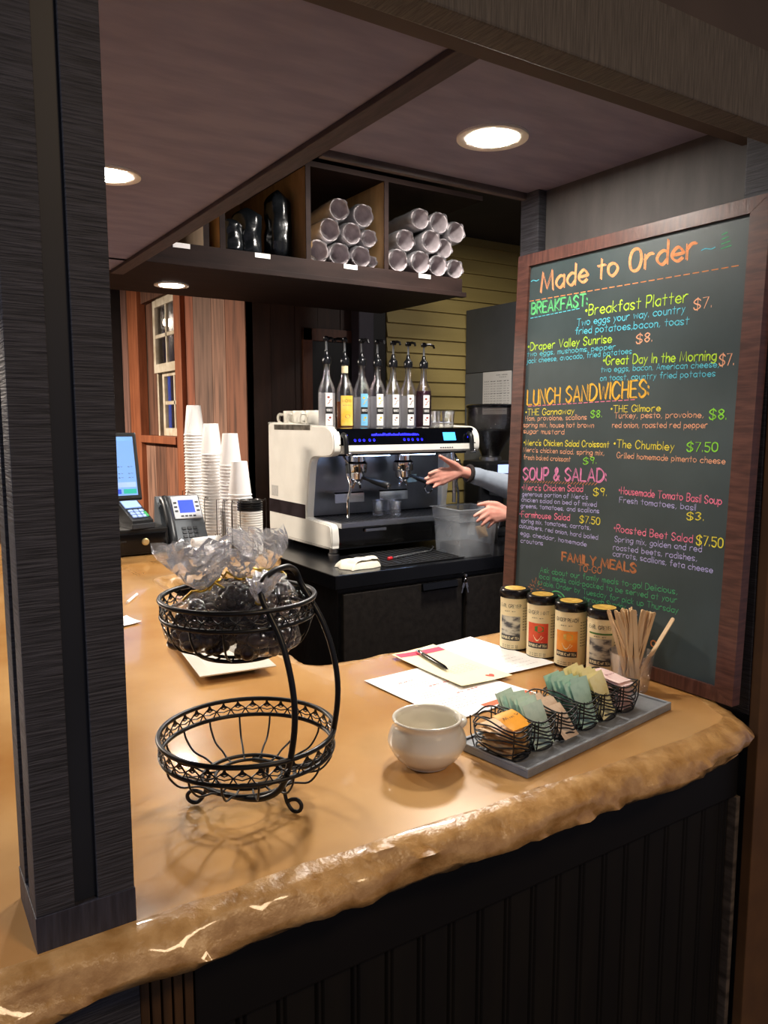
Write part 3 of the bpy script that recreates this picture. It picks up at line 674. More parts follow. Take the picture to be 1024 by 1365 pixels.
candybag((bc.x + .044, bc.y + .040, zb + .005), .046, .088, 2.6, (.006, .006), .075, 'cellophane chocolate bag with the tall top at the right of the upper basket', 17, .030)
candybag((bc.x - .012, bc.y + .072, zb + .005), .038, .075, .8, (0, .01), .055, 'cellophane chocolate bag at the back of the upper basket', 23, .030)
candybag((bc.x - .002, bc.y + .012, zb + .036), .034, .056, 1.9, (.014, -.008), .045, 'cellophane chocolate bag heaped in the middle of the upper basket', 29, .026)

# ================================================================== THINGS ON THE BAR
ZT = 1.0712
m = MB()
def platefn(sx, sy, z): 
    return [(sx * .5 * k1, sy * .5 * k2, z) for k1, k2 in ((-1, -1), (1, -1), (1, 1), (-1, 1))]
vs = platefn(.085, .205, 0) + platefn(.150, .275, .014) + platefn(.152, .277, .0165) + platefn(.146, .271, .0165) + platefn(.088, .205, .006)
m.add(vs, [(0, 3, 2, 1)] + [(k * 4 + i, k * 4 + (i + 1) % 4, k * 4 + 4 + (i + 1) % 4, k * 4 + 4 + i) for k in range(4) for i in range(4)] + [(16, 17, 18, 19)])
o = tag(m.build('serving_plate', ceramic, loc=(.572, 1.508, ZT)), 'rectangular white serving plate on the bar behind the wire basket', 'plate'); o.rotation_euler.z = R(-7)
def sheet(name, corners, z, m_, label, cat, curl=.0):
    c = sum((Vector(p) for p in corners), Vector((0, 0))) / 4; q = [Vector(p) - c for p in corners]; mb = MB()
    def fn(u, v):
        p = q[0].lerp(q[1], u).lerp(q[3].lerp(q[2], u), v); return (p.x, p.y, curl * ((u - .5) ** 2 + (v - .5) ** 2) * 4)
    mb.grid(fn, 9, 9); n = len(mb.v); mb.v += [(a, b, z_ + .0003) for a, b, z_ in mb.v]; mb.f += [tuple(i + n for i in f) for f in mb.f]; mb.mi += mb.mi[:]
    o = mb.build(name, m_, loc=(c.x, c.y, z)); tag(o, label, cat)
    q0, ux, uy = q[3], (q[2] - q[3]), (q[0] - q[3])     # lower left corner, along the bottom, up the page
    zz = lambda a, b: curl * ((a - .5) ** 2 + (b - .5) ** 2) * 4 + .0006
    return o, (lambda a, b: tuple(q0 + ux * a + uy * b) + (zz(a, b),))
def panel(mb, fn, a0, b0, a1, b1, n=6):
    mb.grid(lambda u, v: fn(a0 + (a1 - a0) * u, b0 + (b1 - b0) * v), n, n); return mb
red = mat('red print', 'c8412f', .7, var=.05); ink = mat('grey ink', '6a6a6e', .7, var=.05); orange = mat('orange print', 'e2643a', .7, var=.05); pink = mat('pink print', 'dd3d5c', .7, var=.05); inkd = mat('black ink', '1a1a1c', .6, var=.05)
# menu at the front: orange banner on its near edge, red headings
o, fn = sheet('menu_sheet', [(.752, 1.225), (.945, 1.235), (.985, .990), (.770, .972)], ZT + .0004, paperw, 'white printed menu sheet with orange banner nearest the white bowl', 'paper', .0008)
panel(MB(), fn, .42, .035, .97, .105).build('banner', orange, o)
m = MB(); write(m, '^^ ^^^^', .50, .05, .90, .05, .04, .006, fn); m.build('banner_lettering', paperw, o)
m = MB(); write(m, '^^` ^^^', .38, .60, .66, .60, .035, .006, fn); write(m, '^^`', .20, .78, .36, .78, .03, .006, fn); write(m, '^` ^^^', .46, .37, .70, .37, .03, .006, fn); m.build('red_lettering', red, o)
m = MB()
for b in (.90, .86, .74, .70, .66, .55, .51, .47, .43, .32, .28, .24, .19, .15):
    a = .12 + .1 * random.random()
    for k in range(2): write(m, '^^^^ ^^ ^^` ^^`'[k * 3:9 + k * 2], a + k * .38, b, a + .28 + k * .38, b, .016, .003, fn)
for A, B in (((.06, .95), (.94, .95)), ((.06, .13), (.06, .95)), ((.94, .13), (.94, .95))): m.ribbon([A, B], .003, fn)
m.build('small_print', ink, o)
o, fn = sheet('menu_sheet', [(.905, 1.325), (1.115, 1.345), (1.140, 1.100), (.955, 1.105)], ZT + .0015, paperw, 'white printed menu sheet partly under the cream flyer', 'paper', .0012)
m = MB()
for b in (.92, .86, .80, .72, .66, .58, .50, .42, .34, .26, .18, .10): write(m, '^^^` ^` ^^ ^^` ^^^`', .12, b, .88, b, .02, .003, fn)
m.build('small_print', ink, o)
o, fn = sheet('flyer', [(.880, 1.322), (1.000, 1.335), (1.004, 1.082), (.882, 1.088)], ZT + .0040, cream, 'cream flyer with pink header and red heart under the pen', 'paper', .0015)
panel(MB(), fn, .04, .88, .97, .985).build('header', pink, o)
m = MB(); write(m, '^^^^^ ^^^', .12, .915, .88, .915, .035, .008, fn); m.build('header_lettering', cream, o)
hp = [(.72 + .075 * 16 * math.sin(a) ** 3 / 16, .10 + .040 * (13 * math.cos(a) - 5 * math.cos(2 * a) - 2 * math.cos(3 * a) - math.cos(4 * a)) / 13) for a in [2 * math.pi * k / 30 for k in range(30)]]
m = MB(); m.add([fn(*p) for p in hp], [tuple(range(30))]); m.build('heart', red, o)
m = MB()
for b in (.46, .42, .38, .34, .30): write(m, '^^ ^ ^` ^^^ ^`', .30, b, .86, b, .018, .004, fn)
m.build('small_print', ink, o)
# pen
t = thing('pen', 'black and silver ballpoint pen on the cream flyer', 'pen', (.9245, 1.238, ZT + .0105), math.atan2(1.308 - 1.169, .935 - .914))
MB().at(ry=R(90)).lathe([(.0001, -.070), (.0016, -.066), (.0040, -.052), (.0042, .040)], 14).build('barrel', blackgloss, t, smooth=True)
MB().at(ry=R(90)).lathe([(.0043, .040), (.0043, .052), (.0036, .062), (.002, .063), (.002, .072), (.0001, .0725)], 14).build('cap_end', chrome, t, smooth=True)
MB().box(.022, -.0012, .0042, .060, .0012, .0056, .0004).build('clip', chrome, t)

# white crock
t = thing('soup_crock', 'white ceramic crock bowl beside the grey tray', 'bowl', (.643, .872, ZT), R(-25))
P = [(.0001, .001), (.030, .0), (.034, .003), (.047, .014), (.0565, .030), (.0575, .040), (.0530, .053), (.0490, .060), (.0500, .066), (.0515, .0695), (.0495, .0715), (.0465, .069), (.0455, .062), (.0500, .050), (.0535, .038), (.0510, .026), (.042, .013), (.028, .0075), (.0001, .007)]
MB().lathe([tuple(p) for p in cr([Vector((a, b)) for a, b in P], 3)], 48, caps=False).build('body', ceramic, t, smooth=True, angle=80)
m = MB(); m.tube(cr([(.045, -.014, .060), (.050, -.012, .062), (.0535, -.005, .063), (.0535, .005, .063), (.050, .012, .062), (.045, .014, .060)], 5), .0055, 10); m.build('lug_handle', ceramic, t, smooth=True)

# grey tray with two wire caddies of sweetener packets
tz = R(8.2); tc_ = Vector((.918, .848, ZT)); TR = Matrix.Rotation(tz, 4, 'Z')
def tl(x, y, z=0): return tc_ + (TR @ Vector((x, y, z)))
t = thing('tray', 'long slate grey tray under the sweetener packets', 'tray', tc_, tz)
MB().box(-.199, -.068, 0, .199, .068, .010, .0015).build('base', mat('slate grey tray', '74777c', .5, c2='868a8f', scale=30, bump=.08), t)
m = MB(); m.box(-.199, -.068, .010, .199, -.063, .0135, .001).box(-.199, .063, .010, .199, .068, .0135, .001).box(-.199, -.063, .010, -.194, .063, .0135, .001).box(.194, -.063, .010, .199, .063, .0135, .001)
m.build('rim', mat('slate grey tray rim', '8c9095', .5, var=.08, scale=30), t)
def wirebasket(mb, cx):
    for li, (z, wob_) in enumerate(((.003, 0), (.010, .003), (.018, .004), (.026, .004), (.034, .004), (.042, .004), (.050, .004))):
        P = []
        for k in range(40):
            a = 2 * math.pi * k / 40; c_, s_ = math.cos(a), math.sin(a); f = (abs(c_) ** 3 + abs(s_) ** 3) ** (-1 / 3); g = .88 + .12 * min(1, z / .045)
            P.append((cx + .0265 * g * f * c_, .047 * g * f * s_, z + .001 + wob_ * math.sin(a * 3 + li * .9)))
        mb.tube(P, .0013, 6, closed=True)
    for y in (-.03, -.01, .01, .03): mb.tube([(cx - .022, y, .004), (cx + .022, y, .004)], .0012, 6)
    for sx, sy in ((-1, -1), (1, -1), (1, 1), (-1, 1)): mb.tube([(cx + sx * .020, sy * .036, .003), (cx + sx * .0235, sy * .041, .024), (cx + sx * .024, sy * .042, .051)], .0011, 6)
for ci, lab in ((0, 'black wire caddy with three pockets at the left end of the grey tray'), (1, 'black wire caddy with three pockets at the right end of the grey tray')):
    t = thing('wire_caddy', lab, 'caddy', tl(-.118 + ci * .172, 0, .010), tz, 'wire caddies on the grey tray')
    for k in range(3): m = MB(); wirebasket(m, (k - 1) * .0565); m.build('wire_pocket', wire, t, smooth=True, angle=80)
def packetmesh(W, Hh, T):
    m = MB(); nx, nz = 7, 9; 
    def f(sgn):
        def g(u, v):
            edge = min(u, 1 - u, v, 1 - v); puff = T * min(1, edge * 5) ** .6 * .5
            return ((u - .5) * W, sgn * (puff + .0002) + .0008 * math.sin(v * 7), v * Hh)
        return g
    m.grid(f(1), nx, nz); m.grid(f(-1), nx, nz); return m
PKS = [('d9b27c', '9a938c', 'tan raw sugar packets', 'tan and grey sugar packet lying in the leftmost wire pocket'), ('cfe6d6', 'b4d2c0', 'pale green packets', 'pale green sweetener packet in the second wire pocket'), ('dcc2a8', 'c9a888', 'kraft packets', 'brown kraft sugar packet in the third wire pocket'),
       ('b9dccb', '98c2b0', 'sea green packets', 'sea green sweetener packet in the fourth wire pocket'), ('f5ecb4', 'ecdd92', 'yellow packets', 'pale yellow sweetener packet in the fifth wire pocket'), ('f6dad6', 'eec4c0', 'pink packets', 'pale pink sweetener packet lying in the rightmost wire pocket')]
for pi, (c, c2, grp, lab) in enumerate(PKS):
    pm = mat('packet paper %d' % pi, c, .55, c2=c2, scale=60, lo=.5, hi=.75); first = None
    cx = (-.118 - .0565 + .0565 * pi) if pi < 3 else (-.118 + .172 - .0565 + .0565 * (pi - 3))
    flat = pi in (0, 5); n = (8, 10, 5, 11, 10, 10)[pi]; hh = (.060, .066, .056, .070, .070, .062)[pi]; lean = (.35, .42, .75, .36, .36, .42)[pi]
    for k in range(n):
        y = -.030 + .052 * k / max(1, n - 1); ln_ = lean + random.uniform(-.06, .06); zl = .0155 + random.uniform(0, .003) + (.003 if k % 2 else 0)
        P = tl(cx + random.uniform(-.0025, .0025), y - .008 * (1 if pi != 2 else 2), zl); rot = (-ln_, random.uniform(-.10, .10), tz + random.uniform(-.12, .12))
        if flat: P = tl(cx + random.uniform(-.002, .002), -.033 + random.uniform(-.004, .004), .0165 + k * (.0046 if pi == 0 else .0049)); rot = (R(-86) + random.uniform(-.05, .05), random.uniform(-.08, .08), tz + random.uniform(-.12, .12))
        if first is None:
            first = thing('sugar_packet', lab, 'packet', P, 0, grp); first.rotation_euler = rot
            packetmesh(.041, hh, .0034).build('sleeve', pm, first, smooth=True, angle=60)
            mm = MB(); write(mm, ['^`', '^^', '^^`', '^^', '^^`', '^^`'][pi], -.013, hh * .45, .013, hh * .45, .007, .0011, lambda a, b: (a, -.0026, b)); mm.build('print', solid('packet print %d' % pi, ['7a4a1c', '3f6f58', '6a4630', '2f6350', '8a7420', 'a8606a'][pi]), first)
        else: dup(first, P, rot=rot)
o = MB(); m = packetmesh(.052, .040, .004)
t = thing('sugar_packet', 'large orange raw sugar packet lying flat on top of the leftmost pocket', 'packet', tl(-.170, -.036, .058), 0); t.rotation_euler = (R(-72), R(4), tz + R(6))
m.build('sleeve', mat('bright orange packet', 'f2a21e', .5, var=.06), t, smooth=True, angle=60)
mm = MB(); write(mm, '^^`', -.020, .022, .020, .022, .008, .0014, lambda a, b: (a, -.0029, b)); mm.build('print', solid('brown print', '7a4a1c'), t)

# tea tins
tinb = mat('cream tin label', 'ead9ae', .45, var=.05, scale=20); tinlid = mat('black tin lid', '140f0f', .25, var=.2); seal = mat('gold paper seal', 'c99a3c', .5, c2='e0bd62', scale=90)
mount = mat('grey mountain art', '4c4c50', .6, c2='c9c2b0', scale=38, stretch=(1, 1, 2.2), detail=8, lo=.42, hi=.58)
peach = mat('orange peach art', 'e0741c', .6, c2='f0a038', scale=30); mint = mat('red ginger art', 'c8341f', .6, c2='e0562f', scale=25); leafg = solid('leaf green print', '4f7a35'); band = solid('dark grey tin band', '3c3a3b')
def teatin(loc, name2, art, label, ang, gb):
    t = thing('tea_tin', label, 'tin', loc, 0, 'tea tins in front of the chalkboard'); r = .0315
    body = MB().lathe([(r - .001, 0), (r, .001), (r, .118)], 40).build('body', tinb, t, smooth=True)
    MB().lathe([(r + .0004, .001), (r + .0006, .003), (r + .0004, .005)], 40, caps=False).build('base_rim', tinlid, t, smooth=True)
    MB().lathe([(r + .0012, .117), (r + .0018, .119), (r + .0018, .131), (r, .1345), (.0001, .1350)], 40, caps=False).build('lid', tinlid, t, smooth=True)
    MB().lathe([(.023, .1352), (.0001, .1353)], 36, caps=False).build('seal', seal, t)
    m = MB(); cy = lambda s, q, k=.0004: ((r + k) * math.cos(ang + s / r), (r + k) * math.sin(ang + s / r), q)
    m.box(r + .001, -.006, .112, r + .0025, .006, .134) if False else None
    def patch(s0, q0, s1, q1, k=.0004): mm = MB(); mm.grid(lambda u, v: cy(s0 + (s1 - s0) * u, q0 + (q1 - q0) * v, k), 12, 2); return mm
    a = patch(-.023, .024, .023, .078).build('label_art', art, body); a['label'] = 'label picture panel'
    patch(-.022, .024, .022, .036, .0006).build('dark_band', band, body)
    if gb: patch(-.024, .086, .024, .0895).build('green_stripe', leafg, body)
    m = MB(); write(m, name2, -.024, .097, .024, .097, .0072, .00095, lambda s, q: cy(s, q, .0005)); write(m, '^^` ^`', -.012, .088 if not gb else .081, .012, .088 if not gb else .081, .003, .0006, lambda s, q: cy(s, q, .0005))
    for q in (.012, .008): write(m, '^` ^ ^^` ^` ^^', -.018, q, .018, q, .0025, .0005, lambda s, q_: cy(s, q_, .0005))
    for k in range(9): write(m, '^^ ^^ ^`', .029, .095 - k * .006, .045, .095 - k * .006, .0028, .0005, lambda s, q_: cy(s, q_, .0005))
    m.build('lettering', inkd, body)
    m = MB(); write(m, 'REPUBLIC of TEA', -.020, .0275, .020, .0275, .005, .0010, lambda s, q: cy(s, q, .0008)); m.build('band_lettering', cream, body)
    if art in (peach, mint):        # teacup drawn on the label
        m = MB(); m.add([cy(-.008 + .016 * i / 8, .050 - .0105 * math.sin(math.pi * i / 8), .0006) for i in range(9)] + [cy(.009, .052, .0006), cy(-.009, .052, .0006)], [tuple(range(11))])
        m.ribbon([(.008, .050), (.013, .049), (.007, .043)], .001, lambda s, q: cy(s, q, .0006)).ribbon([(-.010, .0375), (.010, .0375)], .0014, lambda s, q: cy(s, q, .0006)); m.build('cup_print', cream, body)
        m = MB()
        m.add([cy(.004 + .009 * math.cos(i * .524) * (1 + .25 * (i % 2)), .066 + .007 * math.sin(i * .524) * (1 + .25 * (i % 2)), .0006) for i in range(12)], [tuple(range(12))])
        m.build('leaf_print', leafg if art is mint else seal, body)
teatin((1.150, 1.236, ZT), 'EARL GREYER', mount, 'cream tea tin with grey mountain picture, leftmost and farthest of the four', R(-152), False)
teatin((1.158, 1.160, ZT), 'GINGER MINT', mint, 'cream tea tin with red picture in the row of four', R(-152), False)
teatin((1.164, 1.084, ZT), 'GINGER PEACH', peach, 'cream tea tin with orange picture in the row of four', R(-152), False)
teatin((1.176, 1.008, ZT), 'EARL GREYER', mount, 'cream tea tin with green stripe and grey mountain picture, nearest the stir sticks', R(-152), True)

# glass of wooden stir sticks
gc = Vector((1.146, .914, ZT))
t = thing('glass_cup', 'clear glass holding wooden stir sticks beside the chalkboard', 'glass', gc)
MB().lathe([(.0001, .001), (.029, .001), (.031, .004), (.0405, .072), (.0412, .074), (.0395, .074), (.0292, .008), (.0001, .007)], 40, caps=False).build('body', glass, t, smooth=True, angle=70)
birch = mat('birch stir stick', 'e6c79c', .6, c2='d6b384', scale=14, stretch=(8, 8, 1))
def stick(a, b, label, grp, rz, first=[None]):
    """flat wooden stick from foot a to head b, round ended"""
    a, b = Vector(a), Vector(b); L = (b - a).length
    if first[0] is None:
        m = MB(); out = [(-.0042, .003), (-.0028, .0006), (0, 0), (.0028, .0006), (.0042, .003), (.0042, .147), (.0028, .1494), (0, .150), (-.0028, .1494), (-.0042, .147)]
        m.prism(out, -.0008, .0008, 'y'); o = m.build('stir_stick', birch); first[0] = o
    else: o = first[0].copy(); COL.objects.link(o)
    q = (b - a).to_track_quat('Z', 'Y'); o.rotation_mode = 'QUATERNION'; o.rotation_quaternion = q @ Matrix.Rotation(rz, 3, 'Z').to_quaternion(); o.location = gc + a
    tag(o, label, 'stir stick', grp)
rs = random.Random(5)
for k in range(24):
    fx, fy = rs.uniform(-.018, .016), rs.uniform(-.016, .016)
    u = k / 23; hx = -.046 + .060 * u + rs.uniform(-.006, .006); hy = .020 * (1 - 2 * u) + rs.uniform(-.012, .012) - .004
    f = Vector((fx * .8, fy, .009)); hd = Vector((hx * .85, hy, .15)); dd = (hd - f).normalized()
    stick(f, f + dd * .15, 'pale wooden stir stick bunched upright in the clear glass', 'stir sticks in the glass', rs.uniform(-1.2, 1.2))
stick((-.004, -.006, .009), Vector((-.004, -.006, .009)) + Vector((.050, -.042, .125)).normalized() * .15, 'pale wooden stir stick leaning apart to the right in the clear glass', 'stir sticks in the glass', .5)

# straw and scrap of paper on the far left of the bar
m = MB().at(rz=R(60), ry=R(90)); m.lathe([(.004, -.05), (.004, .05)], 12); tag(m.build('drinking_straw', paperw, loc=(.565, 2.17, ZT + .004)), 'short white straw lying on the bar beside the charcoal column', 'straw')
sheet('paper_scrap', [(.44, 1.96), (.50, 1.98), (.515, 1.90), (.455, 1.88)], ZT + .0005, paperw, 'small white paper scrap on the bar beside the charcoal column', 'paper', .002)

# ================================================================== THE BACK COUNTER: register, phone, cups
t = thing('cash_drawer', 'black cash drawer with gold lock under the register screen', 'cash drawer', (.69, 3.05, ZT))
MB().box(-.21, -.165, .004, .205, .19, .100, .004).box(-.19, -.15, 0, -.16, -.12, .004).box(.16, -.15, 0, .19, -.12, .004).box(-.19, .14, 0, -.16, .17, .004).box(.16, .14, 0, .19, .17, .004).build('case', blackp, t)
f = MB().box(-.20, -.175, .012, .195, -.165, .085, .003).build('drawer_front', blackgloss, t)
MB().at((.115, -.175, .052), rx=R(90)).lathe([(.0135, 0), (.0135, .005), (.010, .008), (.0001, .008)], 20).build('lock', gold, f, smooth=True)
MB().box(-.12, -.1765, .055, .045, -.175, .060).build('media_slot', inkd, f)
scr_t = thing('register_screen', 'tilted register touch screen glowing blue above the cash drawer', 'monitor', (.62, 2.98, ZT + .101))
m = MB().at((0, -.12, .235), rx=R(-14)); m.box(-.165, -.012, -.125, .165, .012, .125, .006).build('bezel', blackp, scr_t)
sc = MB().at((0, -.12, .235), rx=R(-14)); bz = scr_t.children[0]
sc.box(-.150, -.0135, -.108, .150, -.012, .108).build('display', mat('lit pale blue screen', '2a4672', .3, emis='8ab8f8', estr=1.0, var=.02), bz)
def scrbit(nm, x0, z0, x1, z1, c, es):
    m = MB().at((0, -.12, .235), rx=R(-14)); m.box(x0, -.0142, z0, x1, -.0135, z1).build(nm, mat('screen ' + c, c, .3, emis=c, estr=es), bz)
scrbit('header_bar', -.15, .092, .15, .108, '6f9ee0', .8); scrbit('screen_button', .100, -.102, .146, -.085, '1f9a8a', .8); scrbit('screen_button', .046, -.102, .092, -.085, '1c3fb8', .8); scrbit('screen_button', -.008, -.102, .038, -.085, '1c3fb8', .8)
scrbit('button_row', .02, -.078, .146, -.060, '8fa9d8', .8)
m = MB().at((0, -.12, .235), rx=R(-14)); m.lathe([(.0001, 0), (.024, 0)], 24, c=(0, 0, 0), caps=False)
m = MB().at((0, -.12, .235), rx=R(-14)); m.add([(.055 + .024 * math.cos(a * .3), -.0144, .035 + .024 * math.sin(a * .3)) for a in range(21)], [tuple(range(21))]).build('round_emblem', mat('screen emblem', '6f86c8', .3, emis='6f86c8', estr=.8), bz)
m = MB().at((0, -.12, .235), rx=R(-14))
for z_ in (-.005, -.03, -.045): write(m, '^^`  ^^`  ^`', .03, z_, .14, z_, .006, .0012, lambda a, b: (a, -.0144, b))
m.build('screen_lettering', mat('screen ink', '51607e', .5), bz)
MB().box(-.06, -.05, 0, .06, .05, .012, .004).tube([(0, .02, .01), (0, .01, .10), (0, -.06, .20), (0, -.095, .225)], .020, 12).build('stand', blackp, scr_t, smooth=True, angle=50)
t = thing('card_reader', 'small black card reader with lit keypad on the cash drawer', 'card reader', (.785, 2.965, ZT + .101), R(12))
m = MB(); m.prism([(-.085, 0), (.075, 0), (.075, .085), (.045, .098), (-.080, .030)], -.042, .042, 'x'); cas = m.build('case', blackp, t)
M_ = MB().at((0, -.020, .066), rx=R(28.5)); M_.box(-.032, .012, -.001, .032, .062, .0035).build('display', mat('reader screen', '9db8ea', .3, emis='8fb0ee', estr=.7), cas)
m = MB().at((0, -.020, .066), rx=R(28.5))
for i in range(3):
    for j in range(3): m.box(-.030 + i * .021, -.052 + j * .018, -.001, -.013 + i * .021, -.039 + j * .018, .0040, .001)
m.build('keypad', mat('lit keypad keys', 'a9bfe6', .4, emis='8fb0ee', estr=.45), cas)
m = MB().at((0, -.020, .066), rx=R(28.5)); m.box(.022, -.052, -.001, .034, -.020, .0043, .001).build('enter_key', mat('green key', '2f9a55', .4, emis='2f9a55', estr=.3), cas)
MB().box(-.046, -.088, .0, .046, -.080, .020, .003).build('slot_lip', darkgrey, cas)
# phone
t = thing('desk_phone', 'grey desk phone with blue lit screen between the cash drawer and cup stacks', 'phone', (.985, 3.015, ZT), R(-4))
m = MB(); m.prism([(-.115, 0), (.085, 0), (.085, .06), (.060, .200), (.035, .200), (-.115, .022)], -.085, .085, 'x'); cas = m.build('case', mat('grey phone plastic', '5a6066', .45, var=.06), t)
an = math.atan2(.178, .15)
def ph(): return MB().at((0, -.115, .022), rx=an)
ph().box(-.030, .118, .0, .080, .228, .008, .004).build('screen_bezel', mat('pale silver plastic', 'c9ccd2', .35, var=.03), cas)
ph().box(-.005, .145, .008, .056, .205, .0095).build('display', mat('blue phone screen', '3048d8', .3, emis='2f49ea', estr=.9), cas)
m = ph()
for i in range(3):
    for j in range(4): m.box(-.010 + i * .022, .012 + j * .019, .0, .006 + i * .022, .024 + j * .019, .005, .001)
for j in range(3): m.box(-.024, .150 + j * .020, .008, -.012, .157 + j * .020, .010).box(.063, .150 + j * .020, .008, .075, .157 + j * .020, .010)
for j in range(4): m.box(-.004 + j * .016, .126, .008, .007 + j * .016, .132, .010)
m.build('keys', darkgrey, cas)
m = ph(); m.tube(cr([(-.060, .000, .018), (-.060, .02, .030), (-.060, .10, .038), (-.060, .17, .034), (-.060, .205, .018)], 5), [.020] * 3 + [.017] * 15 + [.020] * 3, 12); m.build('handset', mat('dark phone handset', '24272b', .35, var=.1), t, smooth=True)
m = MB(); m.tube([(-.045 + .0035 * math.cos(k * .9) + .0006 * k, -.135 + .007 * math.sin(k * .9) - .0004 * k, .011 + .004 * math.sin(k * .9)) for k in range(90)], .0018, 5); m.build('coiled_cord', blackp, t, smooth=True)
# black tray of rolled paper
t = thing('paper_tray', 'small black tray holding white paper rolls in front of the desk phone', 'tray', (1.008, 2.745, ZT), R(-8))
MB().box(-.085, -.06, 0, .085, .06, .006, .002).box(-.085, -.06, .006, -.081, .06, .020).box(.081, -.06, .006, .085, .06, .020).box(-.081, .056, .006, .081, .06, .020).box(-.081, -.06, .006, .081, -.056, .014).build('body', blackp, t)
for i, (x, y, z_, rz, r, L, lab) in enumerate([(-.045, .030, .0235, 8, .016, .10, 'back left of the lower layer'), (.020, -.028, .0225, 22, .0155, .105, 'front right of the lower layer'), (.035, .022, .0225, 15, .0155, .10, 'back right of the lower layer'), (-.040, -.015, .0225, 30, .0155, .09, 'front left of the lower layer'), (-.012, .008, .054, 12, .017, .115, 'topmost of the heap')]):
    m = MB().at(rz=R(rz), ry=R(90)); m.lathe([(.004, -L / 2 + .004), (.006, -L / 2), (r - .001, -L / 2), (r, -L / 2 + .002), (r, L / 2 - .002), (r - .001, L / 2), (.006, L / 2), (.004, L / 2 - .004)], 24)
    p = Vector((1.008, 2.745, ZT)) + Matrix.Rotation(R(-8), 3, 'Z') @ Vector((x, y, z_))
    o = m.build('paper_roll', mat('white rolled paper', 'e8e6e2', .75, var=.03), smooth=True, loc=p); tag(o, 'white paper roll, %s on the black tray' % lab, 'paper roll', 'paper rolls on the black tray')
# cup stacks, every cup upside down in its stack
cm = MB().lathe([(.0405, .0), (.0430, -.0005), (.0435, .0015), (.0430, .0035), (.0405, .004), (.0285, .112), (.0280, .114), (.0001, .1135)], 28, caps=False); cupo = None
cupm = mat('white paper cup', 'eeecea', .6, var=.02)
STK = [((1.165, 3.33), 34, 'the tallest cup stack', 1.0), ((1.165, 3.12), 28, 'the second tallest cup stack', 1.0), ((1.185, 2.965), 25, 'the third tallest cup stack', 1.0), ((1.158, 2.805), 17, 'the shortest cup stack next to the lids', 1.0)]
for (x, y), n, lab, k in STK:
    for i in range(n):
        if cupo is None: o = cupo = cm.build('paper_cup', cupm, smooth=True, angle=50)
        else: o = cupo.copy(); COL.objects.link(o)
        o.location = (x + random.uniform(-.001, .001), y + random.uniform(-.001, .001), ZT + .0035 + i * .0132); o.scale = (1.08, 1.08, 1.15)
        tag(o, ('topmost white paper cup on ' if i == n - 1 else 'white paper cup in ') + lab, 'cup', 'cups in ' + lab)
wirem = mat('dark bronze wire', '3a332e', .4, metal=.7, var=.1)
def rack(x, y, h, label, w_=.048):
    m = MB(); b = .0022
    for dx, dy in ((-1, -1), (1, -1)): m.tube(cr([(dx * w_, -w_ * .6, b), (dx * w_, -w_ * .6, h - .01), (dx * (w_ - .010), -w_ * .6, h), (dx * .018, -w_ * .6, h), (dx * .010, -w_ * .6, h - .01), (dx * .010, -w_ * .95, b)], 4), .0016, 6)
    m.tube([(-w_, w_ * .9, b), (-w_, w_ * .9, h), (w_, w_ * .9, h), (w_, w_ * .9, b)], .0016, 6)
    m.tube([(-w_, -w_ * .6, b), (-w_, w_ * .9, b), (w_, w_ * .9, b), (w_, -w_ * .6, b), (-w_, -w_ * .6, b)], .0016, 6)
    tag(m.build('wire_cup_rack', wirem, loc=(x, y, ZT), smooth=True, angle=80), label, 'rack', 'wire cup racks')
rack(1.165, 3.33, .19, 'dark wire rack holding the tallest cup stack'); rack(1.165, 3.12, .18, 'dark wire rack holding the second tallest cup stack'); rack(1.185, 2.965, .18, 'dark wire rack holding the third tallest cup stack'); rack(1.158, 2.805, .19, 'dark wire rack holding the shortest cup stack')
LX, LY = 1.148, 2.690
lm = MB().lathe([(.046, 0), (.0475, .001), (.0475, .005), (.044, .0065), (.042, .013), (.036, .0135), (.034, .010), (.0001, .010)], 28); lido = None
for i in range(22):
    blk = i >= 18
    if i in (0, 18): o = lm.build('cup_cover', mat('white lid plastic', 'e4e2dc', .4, var=.03) if not blk else mat('black lid plastic', '141414', .3, var=.2), smooth=True, angle=40); lido = o
    else: o = lido.copy(); COL.objects.link(o)
    o.location = (LX, LY, ZT + .0035 + i * .0091); tag(o, 'black plastic cup lid on top of the white lid stack' if blk else 'white plastic cup lid in the stack under the black lids', 'lid', 'black cup lids' if blk else 'white cup lids')
rack(LX, LY, .205, 'dark wire rack holding the lid stack at the counter edge', .052)

# ================================================================== THE ESPRESSO BENCH
BZ = 1.0
t = thing('undercounter_fridge', 'black undercounter fridge bench carrying the espresso machine', 'fridge', (2.12, 2.95, 0))
def F(): return MB().at((-2.12, -2.95, 0))
F().box(1.378, 2.448, .945, 2.862, 3.45, BZ, .004).build('worktop', mat('black steel worktop', '17181b', .22, metal=.4, var=.2, scale=4), t)
F().box(1.402, 2.476, .08, 2.855, 3.44, .945).box(1.44, 2.52, 0, 2.82, 3.40, .08).build('carcass', mat('black vinyl steel', '121214', .42, var=.2, scale=30, bump=.1), t)
for x0, x1 in ((1.415, 1.985), (2.008, 2.60)):
    dr = F().box(x0, 2.452, .11, x1, 2.476, .925, .004).build('door', mat('black fridge door', '2a2622', .38, var=.2, scale=40, bump=.1, metal=.2), t)
    F().prism([(2.452, .925), (2.440, .925), (2.436, .900), (2.440, .893), (2.452, .893)], x0 + .36, x1 - .035, 'x').build('handle', blackgloss, dr)
F().box(2.610, 2.452, .11, 2.85, 2.476, .925, .004).build('grille', blackp, t)
F().at((-2.12 + 1.995, -2.95 + 2.452, .935), rx=R(90)).lathe([(.008, 0), (.008, .012), (.005, .014), (.0001, .014)], 14).build('lock', steel, t, smooth=True)
